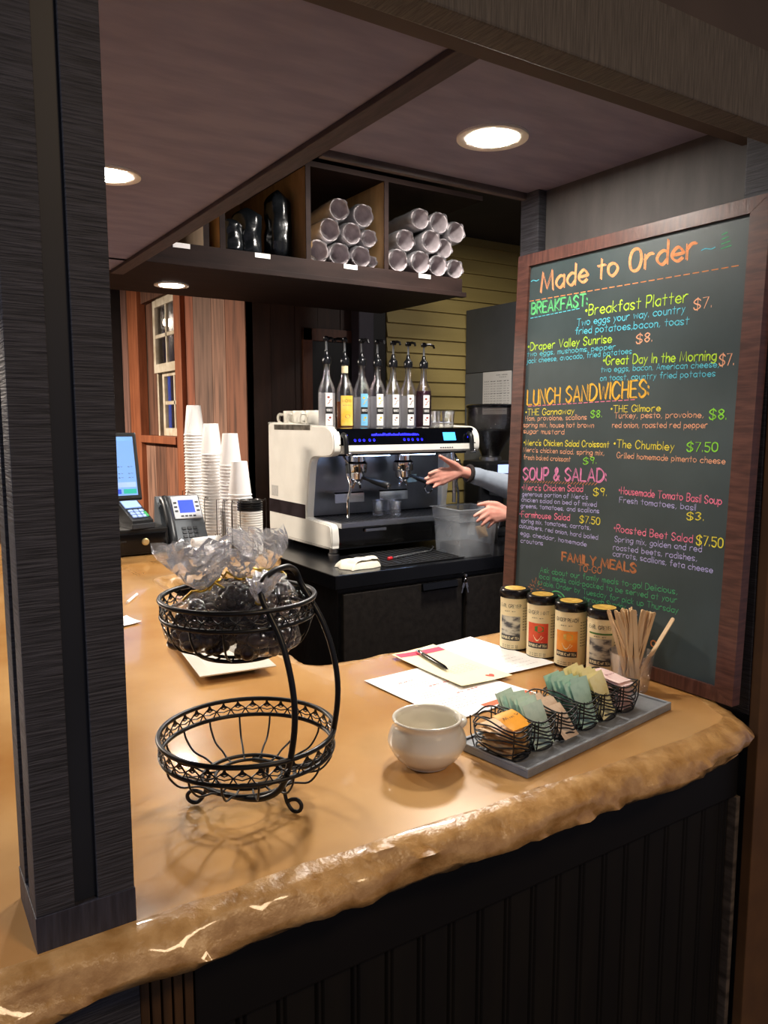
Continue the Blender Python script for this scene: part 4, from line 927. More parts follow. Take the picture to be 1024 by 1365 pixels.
t = thing('key_bunch', 'small bunch of keys hanging from the fridge bench lock', 'keys', (1.990, 2.434, .925))
MB().tube([(.009 * math.cos(k * .5), .001, -.009 + .009 * math.sin(k * .5)) for k in range(13)], .0012, 6, closed=True).build('ring', chrome, t)
for k in range(2): MB().at(rz=0, ry=R(-14 + 30 * k)).box(-.006, .002 + k * .003, -.040, .006, .004 + k * .003, -.018, .001).box(-.003, .002 + k * .003, -.062, .002, .004 + k * .003, -.040).build('key', steel, t)

# ------------------------------------------------------------------ espresso machine
EO = (1.94, 3.08, BZ)
em = thing('espresso_machine', 'large white two group espresso machine on the black bench', 'espresso machine', EO)
def E(): return MB().at((-EO[0], -EO[1], -EO[2]))
side = [tuple(p) for p in cr([Vector(p) for p in [(3.40, 1.06), (3.40, 1.20), (3.40, 1.54), (3.385, 1.562), (3.30, 1.566), (2.90, 1.552), (2.815, 1.546), (2.775, 1.520), (2.765, 1.470), (2.775, 1.438), (2.82, 1.424), (2.93, 1.418), (2.968, 1.400), (2.985, 1.35), (3.005, 1.22), (3.012, 1.160), (2.99, 1.146), (2.83, 1.140), (2.797, 1.130), (2.788, 1.09), (2.79, 1.05), (2.82, 1.034), (3.1, 1.030), (3.37, 1.034)]], 5, True)]
for x0, x1 in ((1.553, 1.592), (2.294, 2.333)):
    sp = E().prism(side, x0, x1, 'x').build('side_panel', white, em, smooth=True, angle=50)
    bm = bmesh.new(); bm.from_mesh(sp.data); 
    bmesh.ops.bevel(bm, geom=[e for e in bm.edges if len(e.link_faces) == 2 and e.calc_face_angle(0) > 1.2], offset=.005, segments=2, affect='EDGES'); bm.to_mesh(sp.data); bm.free()
    if x0 < 2:
        E().box(1.5515, 3.022, 1.142, 1.553, 3.400, 1.205).build('mirror_band', mat('smoky mirror band', '6a6470', .15, metal=.9, var=.3, scale=14), sp)
        E().box(1.5515, 2.97, 1.533, 1.553, 3.33, 1.556).build('slot', mat('steel slot', '8f8a80', .3, metal=.8, var=.4, scale=30), sp)
        E().box(1.552, 3.30, 1.22, 1.553, 3.37, 1.27).build('rating_label', mat('grey rating label', 'b5b3ae', .5, var=.2, scale=300), sp)
E().box(1.592, 2.80, 1.500, 2.294, 3.395, 1.540).build('cup_warmer', mat('dark cup warmer steel', '3a3a3c', .3, metal=.8, var=.15), em)
E().box(1.592, 3.055, 1.035, 2.294, 3.39, 1.50).build('back_body', darksteel, em)
fp = E().prism([(2.805, 1.544), (2.786, 1.541), (2.764, 1.472), (2.805, 1.468)], 1.580, 2.306, 'x').build('front_panel', mat('black glass panel', '06070b', .08, var=.2, coat=.5), em)
E().prism([(2.805, 1.4685), (2.763, 1.4715), (2.762, 1.446), (2.772, 1.436), (2.805, 1.434)], 1.592, 2.294, 'x').build('white_strip', white, em)
# panel coordinates: x, height up the slanted glass
def pf(k=.0008):
    a = math.atan2(.022, .069)
    return lambda x, z: (x - EO[0], 2.764 + (z - 1.472) * math.tan(a) - k - EO[1], z - EO[2])
blue = mat('blue panel light', '2a2cff', .3, emis='2724ff', estr=3.0)
f_ = pf()
MB().grid(lambda u, v: f_(2.125 + .07 * u, 1.486 + .036 * v), 2, 2).build('display', mat('cyan panel display', '4aa8ff', .3, emis='3fa2ff', estr=1.3), fp)
m = MB(); rr = random.Random(4); x = 1.745
while x < 1.985:      # flowing script, too small in the photograph to be read
    wdt = rr.uniform(.006, .011); m.ribbon([tuple(q) for q in cr([(x, 1.511), (x + wdt * .4, 1.511 + rr.uniform(.005, .011)), (x + wdt * .7, 1.511), (x + wdt, 1.514)], 4)], .0028, f_); x += wdt
for k in range(5): 
    for x_ in (1.655, 1.905): 
        xx = x_ + k * .022 + (.006 if k > 2 else 0); m.ribbon([(xx, 1.494), (xx + .002, 1.488), (xx + .007, 1.488), (xx + .009, 1.494)], .0030, f_); m.ribbon([(xx + .002, 1.497), (xx + .007, 1.497)], .0016, f_)
for x_ in (1.622, 2.265): m.ribbon([(x_, 1.498), (x_, 1.512)], .004, f_); m.ribbon([(x_ - .004, 1.514), (x_ + .004, 1.514)], .004, f_)
m.build('panel_lettering', blue, fp)
for x_ in (1.602, 2.268):
    E().tube(cr([(x_, 2.772, 1.515), (x_, 2.752, 1.505), (x_, 2.745, 1.470), (x_, 2.742, 1.436)], 5), [.012] * 5 + [.011] * 5 + [.010] * 6, 10).build('steam_lever', blackp, em, smooth=True)
    E().ball((x_ + .012, 2.742, 1.436), (.013, .009, .009)).build('lever_knob', chrome, em, smooth=True)
m = E()
for k in range(6): m.box(2.10 + k * .013, 2.7605, 1.452, 2.107 + k * .013, 2.762, 1.457)
m.build('strip_buttons', darkgrey, em)
E().box(1.592, 3.035, 1.15, 2.294, 3.055, 1.435).build('splash_panel', mat('polished splash steel', '84878c', .30, metal=.9, var=.2, scale=5), em)
E().box(1.592, 2.82, 1.425, 2.294, 3.035, 1.436).build('hood', darksteel, em)
for x_ in (1.70, 1.95): E().box(x_, 2.84, 1.421, x_ + .18, 2.852, 1.4255).build('work_light', mat('cool work light', 'dfe8ff', .4, emis=(.45, .62, 1.0), estr=26.0), em)
tr = E().box(1.594, 2.775, 1.122, 2.310, 3.035, 1.146, .004).build('drip_tray', steel, em)
m = E()
for k in range(34): m.box(1.612 + k * .020, 2.80, 1.1458, 1.623 + k * .020, 3.02, 1.1475)
m.build('grate', mat('grate steel', '54565a', .3, metal=.9, var=.1), tr)
E().box(1.592, 2.800, 1.036, 2.294, 2.815, 1.122).build('lower_front', mat('mirror lower panel', '3c3a38', .10, metal=.95, var=.1), em)
E().box(1.72, 2.788, 1.098, 1.83, 2.800, 1.112, .003).build('tray_pull', steel, em)
E().box(1.592, 2.80, 1.030, 2.294, 3.39, 1.036).build('base_plate', darksteel, em)
for x_ in (1.605, 2.27):
    for y_ in (2.86, 3.31): E().lathe([(.026, 0), (.026, .006), (.021, .010), (.021, .034)], 20, c=(x_, y_, BZ)).build('foot', steel, em, smooth=True)
for gx in (1.760, 2.010):
    g = E().lathe([(.045, 1.345), (.048, 1.350), (.048, 1.385), (.038, 1.395), (.038, 1.428)], 28, c=(gx, 2.925, 0)).build('group_head', chrome, em, smooth=True)
    pfm = E().lathe([(.010, 1.300), (.020, 1.304), (.036, 1.318), (.037, 1.345)], 24, c=(gx, 2.925, 0)); pfm.tube(cr([(gx, 2.925, 1.310), (gx - .014, 2.925, 1.295), (gx - .022, 2.925, 1.275)], 4), .0065, 8).tube(cr([(gx, 2.925, 1.310), (gx + .014, 2.925, 1.295), (gx + .020, 2.925, 1.275)], 4), .0065, 8)
    p_ = pfm.build('portafilter', chrome, em, smooth=True)
    hd = Vector((.42, -.78, -.22)).normalized(); a0 = Vector((gx, 2.925, 1.332)) + hd * .036
    E().tube([a0, a0 + hd * .03, a0 + hd * .05, a0 + hd * .10, a0 + hd * .125, a0 + hd * .130], [.008, .009, .013, .015, .016, .013], 12).build('handle', blackp, p_, smooth=True)
    E().tube([a0 + hd * .1302, a0 + hd * .136], [.013, .012], 14).build('handle_cap', chrome, p_, smooth=True)
for wx, s_ in ((1.640, -1), (2.232, 1)):
    E().tube(cr([(wx, 2.84, 1.43), (wx, 2.80, 1.39), (wx + .006 * s_, 2.788, 1.35), (wx - .012 * s_ - .006, 2.785, 1.30), (wx - .004, 2.79, 1.24), (wx + .003, 2.80, 1.165)], 6), .0058, 8).build('steam_wand', chrome, em, smooth=True)
    E().tube([(wx, 2.799, 1.392), (wx + .002 * s_, 2.788, 1.352)], .011, 10).build('wand_grip', blackp, em, smooth=True)
E().tube([(2.20, 2.80, 1.43), (2.203, 2.79, 1.30), (2.203, 2.79, 1.20)], .009, 10).build('hot_water_spout', steel, em, smooth=True)
for x0, x1 in ((1.660, 1.810), (1.895, 2.050)):
    m = E(); m.prism([(3.035, 1.262), (2.955, 1.258), (2.945, 1.252), (2.945, 1.212), (2.952, 1.212), (2.952, 1.250), (3.035, 1.255)], x0, x1, 'x'); m.build('cup_stand', chrome, em)
E().box(2.095, 3.0335, 1.280, 2.165, 3.035, 1.318).build('notice', mat('pale cyan notice', 'a9c9d4', .5, var=.05), em)
m = E(); m.tube([(2.235 + .022 * math.cos(k * .3), 3.032, 1.245 + .022 * math.sin(k * .3)) for k in range(21)], .004, 6, closed=True); m.build('round_emblem', chrome, em, smooth=True)
m = E(); m.tube(cr([(2.20, 3.30, 1.54), (2.20, 3.30, 1.562), (2.215, 3.30, 1.570), (2.29, 3.30, 1.572), (2.312, 3.28, 1.572), (2.314, 2.95, 1.566)], 5), .006, 8).tube([(1.60, 3.37, 1.54), (1.60, 3.37, 1.60), (2.20, 3.37, 1.60), (2.20, 3.37, 1.54)], .005, 8); m.build('cup_rail', chrome, em, smooth=True)

# cups, bottles and glasses standing on the machine
TZ = BZ + .5408
def mug(loc, rz, label):
    t = thing('espresso_cup', label, 'cup', loc, rz, 'espresso cups on the machine')
    MB().lathe([(.0001, 0), (.026, 0), (.033, .006), (.038, .03), (.039, .076), (.0375, .079), (.036, .076), (.035, .03), (.028, .008), (.0001, .006)], 28, caps=False).build('body', ceramic, t, smooth=True)
    MB().tube(cr([(-.036, 0, .062), (-.056, 0, .064), (-.064, 0, .048), (-.058, 0, .028), (-.036, 0, .018)], 5), .0055, 8).build('handle', ceramic, t, smooth=True)
mug((1.640, 3.325, TZ), R(-20), 'white cup on the espresso machine, farthest of the three'); mug((1.636, 3.225, TZ), R(-15), 'white cup on the espresso machine, middle of the three'); mug((1.640, 3.100, TZ), R(-10), 'white cup on the espresso machine, nearest the syrup bottles')
pump = mat('black pump plastic', '0f1013', .2, var=.2)
labw = mat('white bottle label', 'e2e0dc', .6, var=.03); labb = mat('black label square', '141414', .5)
def bottle(x, liq, lvl, labc, label, accent, square=True, spout=R(-90), text='1883', y=2.925):
    t = thing('syrup_bottle', label, 'bottle', (x, y, TZ), 0, 'syrup bottles on the machine'); r = .0372
    MB().lathe([(.0001, .002), (.033, 0), (r, .004), (r, .150), (.0355, .168), (.028, .190), (.017, .215), (.0135, .235), (.0135, .268), (.0155, .270), (.0155, .276), (.0135, .277)], 30, caps=False).build('glass', glass, t, smooth=True, angle=80)
    pr = [(.0001, .004), (r - .003, .005), (r - .0025, min(lvl, .150))]
    if lvl > .16: pr += [(.0325, min(lvl, .170))]
    if lvl > .2: pr += [(.0155, .214)]
    pr += [(.0001, pr[-1][1] + .0005)]
    MB().lathe(pr, 28, caps=False).build('syrup', liq, t, smooth=True, angle=50)
    MB().lathe([(.019, .272), (.020, .276), (.020, .298), (.016, .304), (.010, .312), (.0075, .330)], 18).build('pump_collar', pump, t, smooth=True)
    MB().lathe([(.0045, .02), (.0045, .375)], 10).build('pump_stem', mat('grey pump stem', '6b6e72', .3, var=.1), t)
    c, s = math.cos(spout), math.sin(spout)
    MB().lathe([(.012, .370), (.014, .374), (.013, .384), (.006, .390)], 14).tube([(0, 0, .380), (c * .03, s * .03, .383), (c * .052, s * .052, .378), (c * .056, s * .056, .366)], [.007, .006, .005, .0045], 8).build('pump_head', pump, t, smooth=True)
    ang = R(-103); cyl = lambda s_, q, k=.0005: ((r + k) * math.cos(ang + s_ / r), (r + k) * math.sin(ang + s_ / r), q)
    w2 = .0155 if square else .029; top = .150 if square else .140
    def patch(nm, s0, q0, s1, q1, mt_, k, par): mm = MB(); mm.grid(lambda u, v: cyl(s0 + (s1 - s0) * u, q0 + (q1 - q0) * v, k), 10, 2); return mm.build(nm, mt_, par, smooth=True)
    lb = patch('label', -w2, .012, w2, top, labc, .0006, t)
    if square:
        patch('label_square', -w2, .062, w2, .092, labb, .0009, lb)
        m = MB(); write(m, text, -w2 + .004, .073, w2 - .004, .073, .010, .0016, lambda a, b: cyl(a, b, .0012)); m.build('lettering', labw, lb)
        m = MB()
        for k, (sx, q, rr_) in enumerate([(-.003, .132, .006), (.005, .120, .007), (-.002, .108, .0065), (.003, .046, .006), (-.003, .036, .005)]):
            m.add([cyl(sx + rr_ * math.cos(i * .8), q + rr_ * .8 * math.sin(i * .8 + k), .0009) for i in range(8)], [tuple(range(8))])
        m.build('fruit_print', accent, lb)
        m = MB(); write(m, '^^`', -.008, .022, .008, .022, .004, .0007, lambda a, b: cyl(a, b, .0009)); m.build('small_print', ink, lb)
    else:
        m = MB(); write(m, text, -.022, .112, .022, .112, .012, .0018, lambda a, b: cyl(a, b, .0009)); m.build('lettering', mat('brown label ink', '6a3a18', .6), lb)
        m = MB(); write(m, '^^^`', -.020, .098, .020, .098, .005, .0010, lambda a, b: cyl(a, b, .0009)); m.build('small_print', mat('blue label ink', '2c3a6a', .6), lb)
        m = MB(); m.add([cyl(.012 * math.cos(i * .4), .052 + .009 * math.sin(i * .4), .0009) for i in range(16)], [tuple(range(16))]); m.build('nut_print', accent, lb)
        MB().lathe([(.0142, .238), (.0142, .268)], 20, caps=False).build('neck_label', mat('cream neck label', 'e2d3a8', .6), t, smooth=True)
clearliq = film('clear syrup', (.93, .93, .96), .4, .05, haze=.30); amber = mat('amber syrup', 'b8671a', .08, trans=.55, ior=1.36, var=.05); plum = mat('dark plum syrup', '3a1524', .1, trans=.3, ior=1.36, var=.05)  # clear syrup gets a whitish haze in place of light shining through
cherry = solid('cherry print', '8a2f22'); almond = solid('almond print', 'b07a4a'); yel = solid('vanilla print', 'c9b23a'); cocoa = solid('cocoa print', '5a2f22'); coco = solid('coconut print', '8a6f66')
bottle(1.612, clearliq, .15, labw, 'clear syrup bottle with cherries on its label, leftmost on the machine', cherry, spout=R(15))
bottle(1.702, amber, .115, mat('golden bottle label', 'e0b23a', .6, c2='ecca6a', scale=20), 'amber syrup bottle with wide golden label on the espresso machine', almond, False, R(170), 'MONIN')
bottle(1.788, clearliq, .135, mat('sky blue bottle label', '6fb3dc', .6, var=.08), 'clear syrup bottle with blue label on the espresso machine', yel)
bottle(1.870, clearliq, .140, labw, 'clear syrup bottle with yellow blossom on its white label', yel)
bottle(1.954, clearliq, .150, labw, 'clear syrup bottle with pale brown curls on its white label', coco)
bottle(2.036, clearliq, .145, labw, 'clear syrup bottle with cocoa beans on its white label', cocoa)
bottle(2.124, plum, .175, labw, 'dark plum red syrup bottle, rightmost in the row', cherry, spout=R(-5))
glm = MB().lathe([(.0001, .003), (.024, .0), (.0255, .004), (.031, .078), (.0318, .080), (.0300, .079), (.0235, .010), (.0001, .009)], 28, caps=False); g0 = None
for (x, y, lab) in [(2.236, 2.99, 'small clear glass beside the plum syrup bottle'), (2.262, 2.915, 'small clear glass on the machine, nearest the front'), (2.275, 3.065, 'small clear glass on the machine, farthest right')]:
    if g0 is None: o = g0 = glm.build('shot_glass', glass, smooth=True, angle=70)
    else: o = g0.copy(); COL.objects.link(o)
    o.location = (x, y, TZ); tag(o, lab, 'glass', 'glasses on the machine')
t = thing('squeeze_bottle', 'small bottle with blue label and black cap behind the glasses', 'bottle', (2.225, 3.16, TZ))
MB().lathe([(.024, 0), (.026, .003), (.026, .09), (.012, .108), (.012, .115)], 20).build('body', mat('blue bottle plastic', '2f55a8', .3, var=.05), t, smooth=True); MB().lathe([(.016, .115), (.016, .135), (.022, .138), (.022, .150), (.010, .154)], 18).build('cap', blackp, t, smooth=True)
for (x, y, lab) in [(1.875, 2.93, 'small clear shot glass on the drip tray, leftmost of three'), (1.930, 2.87, 'small clear shot glass on the drip tray, in front of the other two'), (1.950, 2.945, 'small clear shot glass on the drip tray, rightmost of three')]:
    o = g0.copy(); COL.objects.link(o); o.location = (x, y, BZ + .1478); o.scale = (.95, .95, .85); tag(o, lab, 'glass', 'shot glasses on the drip tray')

# ------------------------------------------------------------------ grinder, bin, cloth, mat
t = thing('coffee_grinder', 'black coffee grinder with a bean filled hopper right of the machine', 'grinder', (2.585, 2.98, BZ), R(-8))
MB().box(-.095, -.12, .0, .095, .14, .03, .006).box(-.075, -.02, .03, .075, .13, .30, .012).box(-.09, -.10, .295, .09, .13, .375, .018).build('body', blackp, t)
MB().lathe([(.05, .372), (.055, .376), (.055, .392), (.045, .396)], 24).build('collar', steel, t, smooth=True)
MB().lathe([(.044, .395), (.060, .430), (.112, .520), (.122, .560), (.122, .640)], 32, caps=False).build('hopper', film('smoky hopper plastic', (.62, .60, .60), .9, .05), t, smooth=True)
MB().lathe([(.0001, .396), (.042, .398), (.057, .431), (.108, .520), (.110, .524), (.06, .532), (.0001, .536)], 30, caps=False).build('beans', mat('roasted beans', '20120d', .45, c2='36211a', scale=110, bump=.8, bdist=.006), t, smooth=True)
MB().lathe([(.125, .638), (.128, .642), (.128, .650), (.118, .656), (.0001, .658)], 32).build('lid', blackgloss, t, smooth=True)
MB().box(-.02, -.1025, .315, .07, -.100, .358).build('display', mat('grinder display', '9ab0ff', .3, emis='a9baff', estr=1.2), t)
MB().tube([(-.02, -.10, .26), (0, -.115, .24), (.02, -.10, .26)], .008, 8).box(-.02, -.11, .20, .02, -.02, .30, .005).build('spout', darkgrey, t)
t = thing('milk_pitcher', 'steel milk pitcher between the espresso machine and grinder', 'pitcher', (2.412, 2.80, BZ))
MB().lathe([(.0001, 0), (.050, 0), (.054, .006), (.055, .07), (.045, .13), (.042, .17), (.046, .19), (.044, .19), (.040, .17), (.043, .13), (.052, .07), (.0001, .008)], 30, caps=False).build('body', steel, t, smooth=True)
MB().tube(cr([(.043, 0, .165), (.075, 0, .165), (.085, 0, .12), (.075, 0, .06), (.054, 0, .05)], 5), .005, 8).build('handle', steel, t, smooth=True)
t = thing('plastic_bin', 'translucent square plastic container under the reaching hands', 'container', (2.095, 2.575, BZ), R(-3))
m = MB(); a, b, h = .088, .100, .205
def sq(r, z): return [(-r, -r, z), (r, -r, z), (r, r, z), (-r, r, z)]
vs = sq(a, 0) + sq(.096, .150) + sq(.101, .152) + sq(.103, h - .004) + sq(.111, h - .003) + sq(.111, h) + sq(.100, h) + sq(.098, .155) + sq(.093, .150) + sq(a - .003, .004)
m.add(vs, [(0, 3, 2, 1)] + [(k * 4 + i, k * 4 + (i + 1) % 4, k * 4 + 4 + (i + 1) % 4, k * 4 + 4 + i) for k in range(9) for i in range(4)] + [(36, 37, 38, 39)])
m.build('tub', mat('frosted bin plastic', 'a8adb2', .35, var=.03, alpha=.42), t)
m = MB().box(-.080, -.080, .006, .080, .080, .050, .01); o = m.build('coffee_grounds', mat('dark grounds', '2c2622', .8, c2='3c342e', scale=60, bump=.5), t); o['kind'] = 'stuff'
tag(MB().at(rz=R(20), rx=R(70)).box(-.035, -.025, -.006, .035, .03, .006, .004).build('paper_ball', mat('tan crumpled paper', 'c9a982', .7, var=.15, scale=30, bump=.6), loc=(2.14, 2.515, BZ + .098)), 'crumpled tan paper inside the translucent plastic container', 'paper')
m = MB()
def cl(u, v):
    x, y = (u - .5) * .15, (v - .5) * .12; e_ = min(u, 1 - u, v, 1 - v)
    return (x + .008 * math.sin(v * 9), y + .006 * math.sin(u * 7), .0015 + .024 * min(1, e_ * 7) ** .6 + .006 * smoothnoise(u, v, 2, 4) * min(1, e_ * 5))
m.grid(cl, 26, 22); m.grid(lambda u, v: cl(u, v)[:2] + (0.0,), 26, 22)
m.grid(lambda u, v: (cl(u, .1 + v * .4)[0] * .9 + .01, cl(u, .1 + v * .4)[1], cl(u, .3 + v * .3)[2] + .006 + .010 * math.sin(v * 3.1)), 20, 12)
tag(m.build('cleaning_cloth', mat('cream terry cloth', 'ddd6c4', .95, var=.06, scale=160, bump=.5, bdist=.002), smooth=True, loc=(1.545, 2.565, BZ + .0005), angle=180), 'folded cream cleaning cloth at the front corner of the black bench', 'cloth').rotation_euler.z = R(8)
m = MB().box(-.20, -.15, 0, .20, .15, .006, .003)
for k in range(13): m.box(-.19 + k * .030, -.14, .006, -.172 + k * .030, .14, .0085)
tag(m.build('rubber_mat', mat('black rubber mat', '0b0b0c', .6, var=.2, scale=20), loc=(1.83, 2.64, BZ + .0005)), 'black rubber bar mat on the bench below the espresso machine', 'mat')
t = thing('bar_whisk', 'thin steel whisk with a red tip lying on the black mat', 'whisk', (1.77, 2.60, BZ + .014), R(14))
MB().at(ry=R(90)).lathe([(.006, -.07), (.008, -.066), (.008, -.050), (.005, -.046)], 12).build('red_tip', mat('red plastic', 'c8222a', .4), t, smooth=True)
m = MB(); m.tube([(-.05, 0, 0), (.20, 0, 0), (.235, .01, .012), (.25, .03, .012)], .0028, 7).tube([(-.03 + k * .002, .005 * math.cos(k * .8), .005 * math.sin(k * .8)) for k in range(110)], .0009, 5); m.build('coil', steel, t, smooth=True)

# ------------------------------------------------------------------ tall grey fridge with a notice
t = thing('tall_fridge', 'tall grey steel fridge with a paper notice on its side', 'fridge', (3.25, 3.33, 0))
MB().at((-3.25, -3.33, 0)).box(2.874, 3.11, .05, 3.62, 3.545, 1.8445).build('lower_cabinet', greypanel, t)
MB().at((-3.25, -3.33, 0)).box(2.876, 3.11, 1.8485, 3.62, 3.545, 2.205).build('upper_cabinet', mat('darker grey painted steel', '4d5054', .45, var=.05, metal=.2), t)
MB().at((-3.25, -3.33, 0)).box(2.90, 3.13, 0, 3.60, 3.53, .05).build('plinth', blackp, t)
MB().at((-3.25, -3.33, 0)).box(2.88, 3.09, .10, 3.60, 3.11, 1.83, .006).build('door', greypanel, t)
m = MB().box(-.0008, -.118, -.235, .0002, .118, 0); nt_ = m.build('paper_notice', mat('notice paper', 'cfccc8', .7, var=.02), loc=(2.8732, 3.268, 1.845)); tag(nt_, 'printed paper notice taped to the tall grey fridge', 'paper')
m = MB(); fnn = lambda a, b: (-.0012, -a, b)
write(m, '^^^ ^^^^', -.005, -.022, .085, -.022, .008, .0014, fnn); write(m, '^^^^', .020, -.034, .075, -.034, .007, .0013, fnn)
for k in range(13):
    for c_ in range(4): write(m, ['^^^', '^^` ^^`', '^^ ^^^`', '^^` ^^'][c_], -.105 + c_ * .054, -.055 - k * .0135, -.065 + c_ * .054 + (k % 3) * .003, -.055 - k * .0135, .0055 if k % 5 else .007, .0010 if k % 5 else .0016, fnn)
m.build('print', inkd, nt_)

# ================================================================== THE PERSON behind the chalkboard, reaching both hands over the bench
def capsule(mb, a, b, ra, rb, seg=12):
    a, b = Vector(a), Vector(b); d = (b - a); L = d.length; d = d / L if L > 1e-6 else Vector((0, 0, 1)); P = []; Rr = []
    for k in range(6): q = k / 5 * math.pi / 2; P.append(a - d * ra * math.cos(q)); Rr.append(max(.0004, ra * math.sin(q)))
    for k in range(1, 6): q = k / 5 * math.pi / 2; P.append(b + d * rb * math.sin(q)); Rr.append(max(.0004, rb * math.cos(q)))
    P.insert(6, b.copy()); Rr.insert(6, rb)
    mb.tube(P, Rr, seg)
def blend(mb, name, m, parent, voxel, smooth_it=6):
    """melt overlapping limbs into one continuous skin"""
    o = mb.build(name, m, parent); rm = o.modifiers.new('r', 'REMESH'); rm.mode = 'VOXEL'; rm.voxel_size = voxel; rm.use_smooth_shade = True
    sm = o.modifiers.new('s', 'SMOOTH'); sm.iterations = smooth_it; sm.factor = .5
    dg = bpy.context.evaluated_depsgraph_get(); me = bpy.data.meshes.new_from_object(o.evaluated_get(dg)); o.modifiers.clear(); old = o.data; o.data = me; bpy.data.meshes.remove(old)
    me.polygons.foreach_set('use_smooth', [True] * len(me.polygons)); return o
PO = Vector((2.55, 2.25, 0)); ps = thing('person', 'person in a grey sweatshirt reaching both hands toward the espresso machine from behind the chalkboard', 'person', PO)
fwd = Vector((-.86, .51, 0)); rgt = Vector((.51, .86, 0)); up = Vector((0, 0, 1))
def pw_(f, r, z): return fwd * f + rgt * r + up * z
def wl(x, y, z): return Vector((x, y, z)) - PO
skin = mat('skin', 'd39a88', .5, c2='c58474', scale=18)
b = MB()
capsule(b, pw_(0, -.08, .93), pw_(0, .08, .93), .11, .11); capsule(b, pw_(0, 0, .95), pw_(0, 0, 1.20), .115, .12); capsule(b, pw_(0, -.09, 1.30), pw_(0, .09, 1.30), .10, .10)
capsule(b, pw_(-.01, 0, 1.36), pw_(.01, 0, 1.50), .055, .05)
# head
capsule(b, pw_(.015, 0, 1.595), pw_(.0, 0, 1.625), .082, .090); capsule(b, pw_(.045, 0, 1.53), pw_(.03, 0, 1.58), .048, .065)
capsule(b, pw_(.090, 0, 1.60), pw_(.108, 0, 1.57), .010, .014); capsule(b, pw_(.080, -.02, 1.535), pw_(.080, .02, 1.535), .012, .012)
for s in (-1, 1): capsule(b, pw_(-.005, s * .083, 1.60), pw_(-.01, s * .088, 1.575), .018, .012)
for s in (-1, 1):
    capsule(b, pw_(0, s * .09, .90), pw_(.02, s * .095, .50), .085, .055); capsule(b, pw_(.02, s * .095, .50), pw_(-.01, s * .10, .09), .055, .038); capsule(b, pw_(-.02, s * .10, .05), pw_(.12, s * .11, .035), .035, .03)
RS, RE = wl(2.632, 2.40, 1.37), wl(2.390, 2.548, 1.262)
def hp(u, v, y=2.60): return wl(1.891 + (u - 565) * .00402, y, 1.327 - (v - 640) * .0031)
RW = hp(617, 631)
capsule(b, pw_(0, .12, 1.36), RS, .06, .055); capsule(b, RS, RE, .05, .040); capsule(b, RE, RW, .040, .024)
def hand(W, kn, tips, th, r0):
    for k, (K, T) in enumerate(zip(kn, tips)):
        capsule(b, W, K, .017, .0125); d = T - K; m1 = K + d * .45 + th[3] * d.length * .10; m2 = K + d * .74 + th[3] * d.length * .08
        rr = r0 * (1 if k < 3 else .85); capsule(b, K, m1, rr * 1.22, rr * 1.08); capsule(b, m1, m2, rr * 1.08, rr * .98); capsule(b, m2, T, rr * .98, rr * .82)
    for k in range(3): capsule(b, (W * .5 + kn[k] * .5), (W * .5 + kn[k + 1] * .5), .0155, .0155); capsule(b, kn[k], kn[k + 1], .0125, .0125)
    capsule(b, W, th[0], .017, .0165); capsule(b, th[0], th[1], .0165, .0115); capsule(b, th[1], th[2], .0112, .0082)
# right hand open, palm to the bar, thumb up
hand(RW, [hp(588, 627.5, 2.604), hp(585.5, 633.5, 2.600), hp(586, 639.5, 2.598), hp(589, 645, 2.600)], [hp(567, 631, 2.572), hp(562, 637.5, 2.570), hp(564, 644, 2.570), hp(573, 649.5, 2.574)],
     [hp(604, 621, 2.592), hp(593, 615.5, 2.580), hp(580.5, 608, 2.572), Vector((0, .5, 0))], .0088)
# left hand relaxed over the rim of the bin, back of the hand to the bar
LS, LE = wl(2.468, 2.10, 1.37), wl(2.365, 2.275, 1.09)
def hl(u, v, y=2.42): return wl(1.757 + (u - 565) * .00377, y, 1.337 - (v - 640) * .00305)
LW = wl(2.215, 2.400, 1.180)
capsule(b, pw_(0, -.12, 1.36), LS, .06, .055); capsule(b, LS, LE, .05, .040); capsule(b, LE, LW, .040, .025)
hand(LW, [hl(655, 682, 2.425), hl(654, 687.5, 2.415), hl(656, 693, 2.410), hl(661, 697.5, 2.408)], [hl(637, 690.5, 2.432), hl(640, 697.5, 2.426), hl(645, 703, 2.420), hl(653, 706.5, 2.416)],
     [hl(668, 677.5, 2.43), hl(657, 674.5, 2.44), hl(645.5, 676, 2.446), Vector((-.3, -.6, .5))], .0092)
body = blend(b, 'body', skin, ps, .0042, 5)
h = MB()
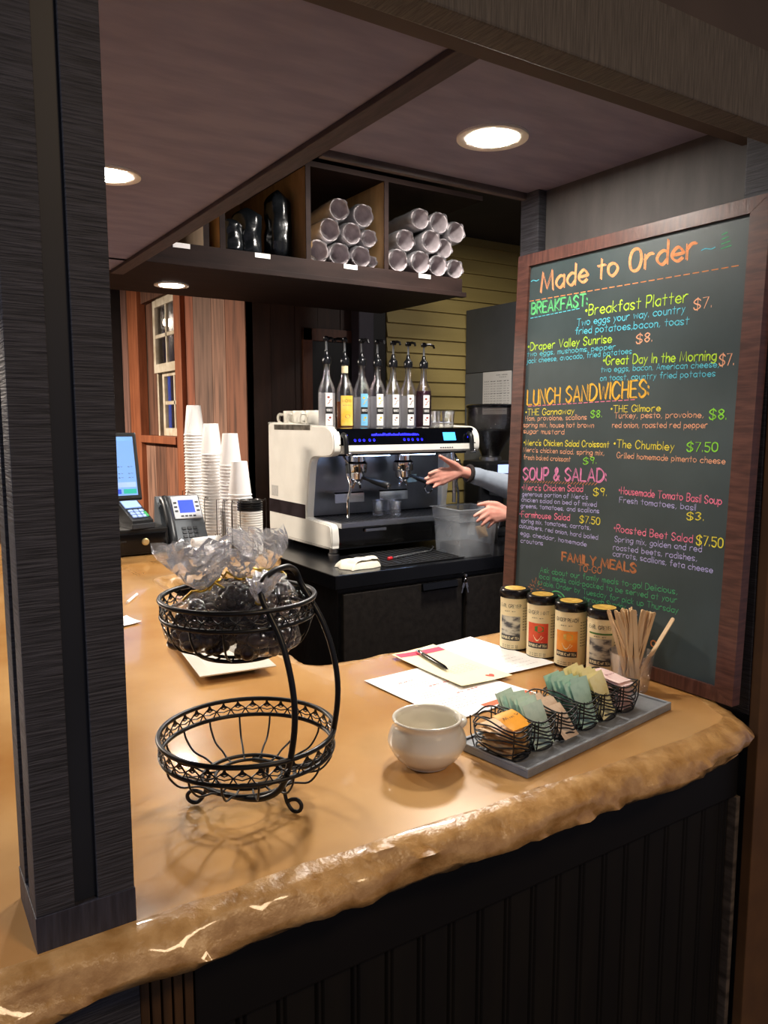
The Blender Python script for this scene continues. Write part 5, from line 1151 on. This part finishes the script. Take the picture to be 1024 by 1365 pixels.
capsule(h, pw_(0, -.085, .95), pw_(0, .085, .95), .125, .125); capsule(h, pw_(0, 0, .98), pw_(0, 0, 1.22), .14, .145); capsule(h, pw_(0, -.10, 1.30), pw_(0, .10, 1.30), .125, .125); capsule(h, pw_(0, -.05, 1.40), pw_(0, .05, 1.40), .075, .075)
capsule(h, pw_(-.05, 0, 1.42), pw_(-.07, 0, 1.36), .07, .08)
SE = RE + (RW - RE) * .82; LE2 = LE + (LW - LE) * .80
capsule(h, pw_(0, .13, 1.35), RS, .085, .078); capsule(h, RS, RE, .075, .064); capsule(h, RE, SE, .064, .034)
capsule(h, RE + (RW - RE) * .74, RE + (RW - RE) * .79, .041, .039)
capsule(h, pw_(0, -.13, 1.35), LS, .085, .078); capsule(h, LS, LE, .075, .062); capsule(h, LE, LE2, .062, .040)
blend(h, 'sweatshirt', mat('grey blue sweatshirt', '8f98a4', .9, c2='7f8894', scale=9, bump=.35, bdist=.012, detail=3), ps, .008, 4)
j = MB()
capsule(j, pw_(0, -.085, .90), pw_(0, .085, .90), .128, .128)
for s in (-1, 1): capsule(j, pw_(0, s * .09, .88), pw_(.02, s * .095, .50), .105, .075); capsule(j, pw_(.02, s * .095, .50), pw_(-.01, s * .10, .11), .075, .060)
blend(j, 'jeans', mat('dark jeans', '26304a', .85, var=.1, scale=60), ps, .009, 4)
for s in (-1, 1):
    q = MB(); capsule(q, pw_(-.04, s * .10, .046), pw_(.15, s * .112, .044), .045, .042); blend(q, 'shoe', blackp, ps, .006, 3)
q = MB(); capsule(q, pw_(-.015, 0, 1.64), pw_(-.02, 0, 1.60), .100, .098); capsule(q, pw_(-.05, 0, 1.60), pw_(-.06, 0, 1.50), .075, .06); blend(q, 'hair', mat('brown hair', '3b2418', .6, c2='553623', scale=12, stretch=(20, 20, 2), bump=.4), ps, .007, 3)
for s in (-1, 1): MB().ball(pw_(.0765, s * .032, 1.602), .009, 10, 8).build('eye', mat('eye white', 'e8e4de', .3, var=.02), ps, smooth=True)
MB().tube([RW + (RE - RW) * .10 + Vector((.006 * math.sin(k * .349), .030 * math.cos(k * .349), .032 * math.sin(k * .349))) for k in range(18)], .0095, 8, closed=True).build('wrist_band', mat('dark brown wrist band', '1f1512', .8, var=.3, scale=60), ps, smooth=True)
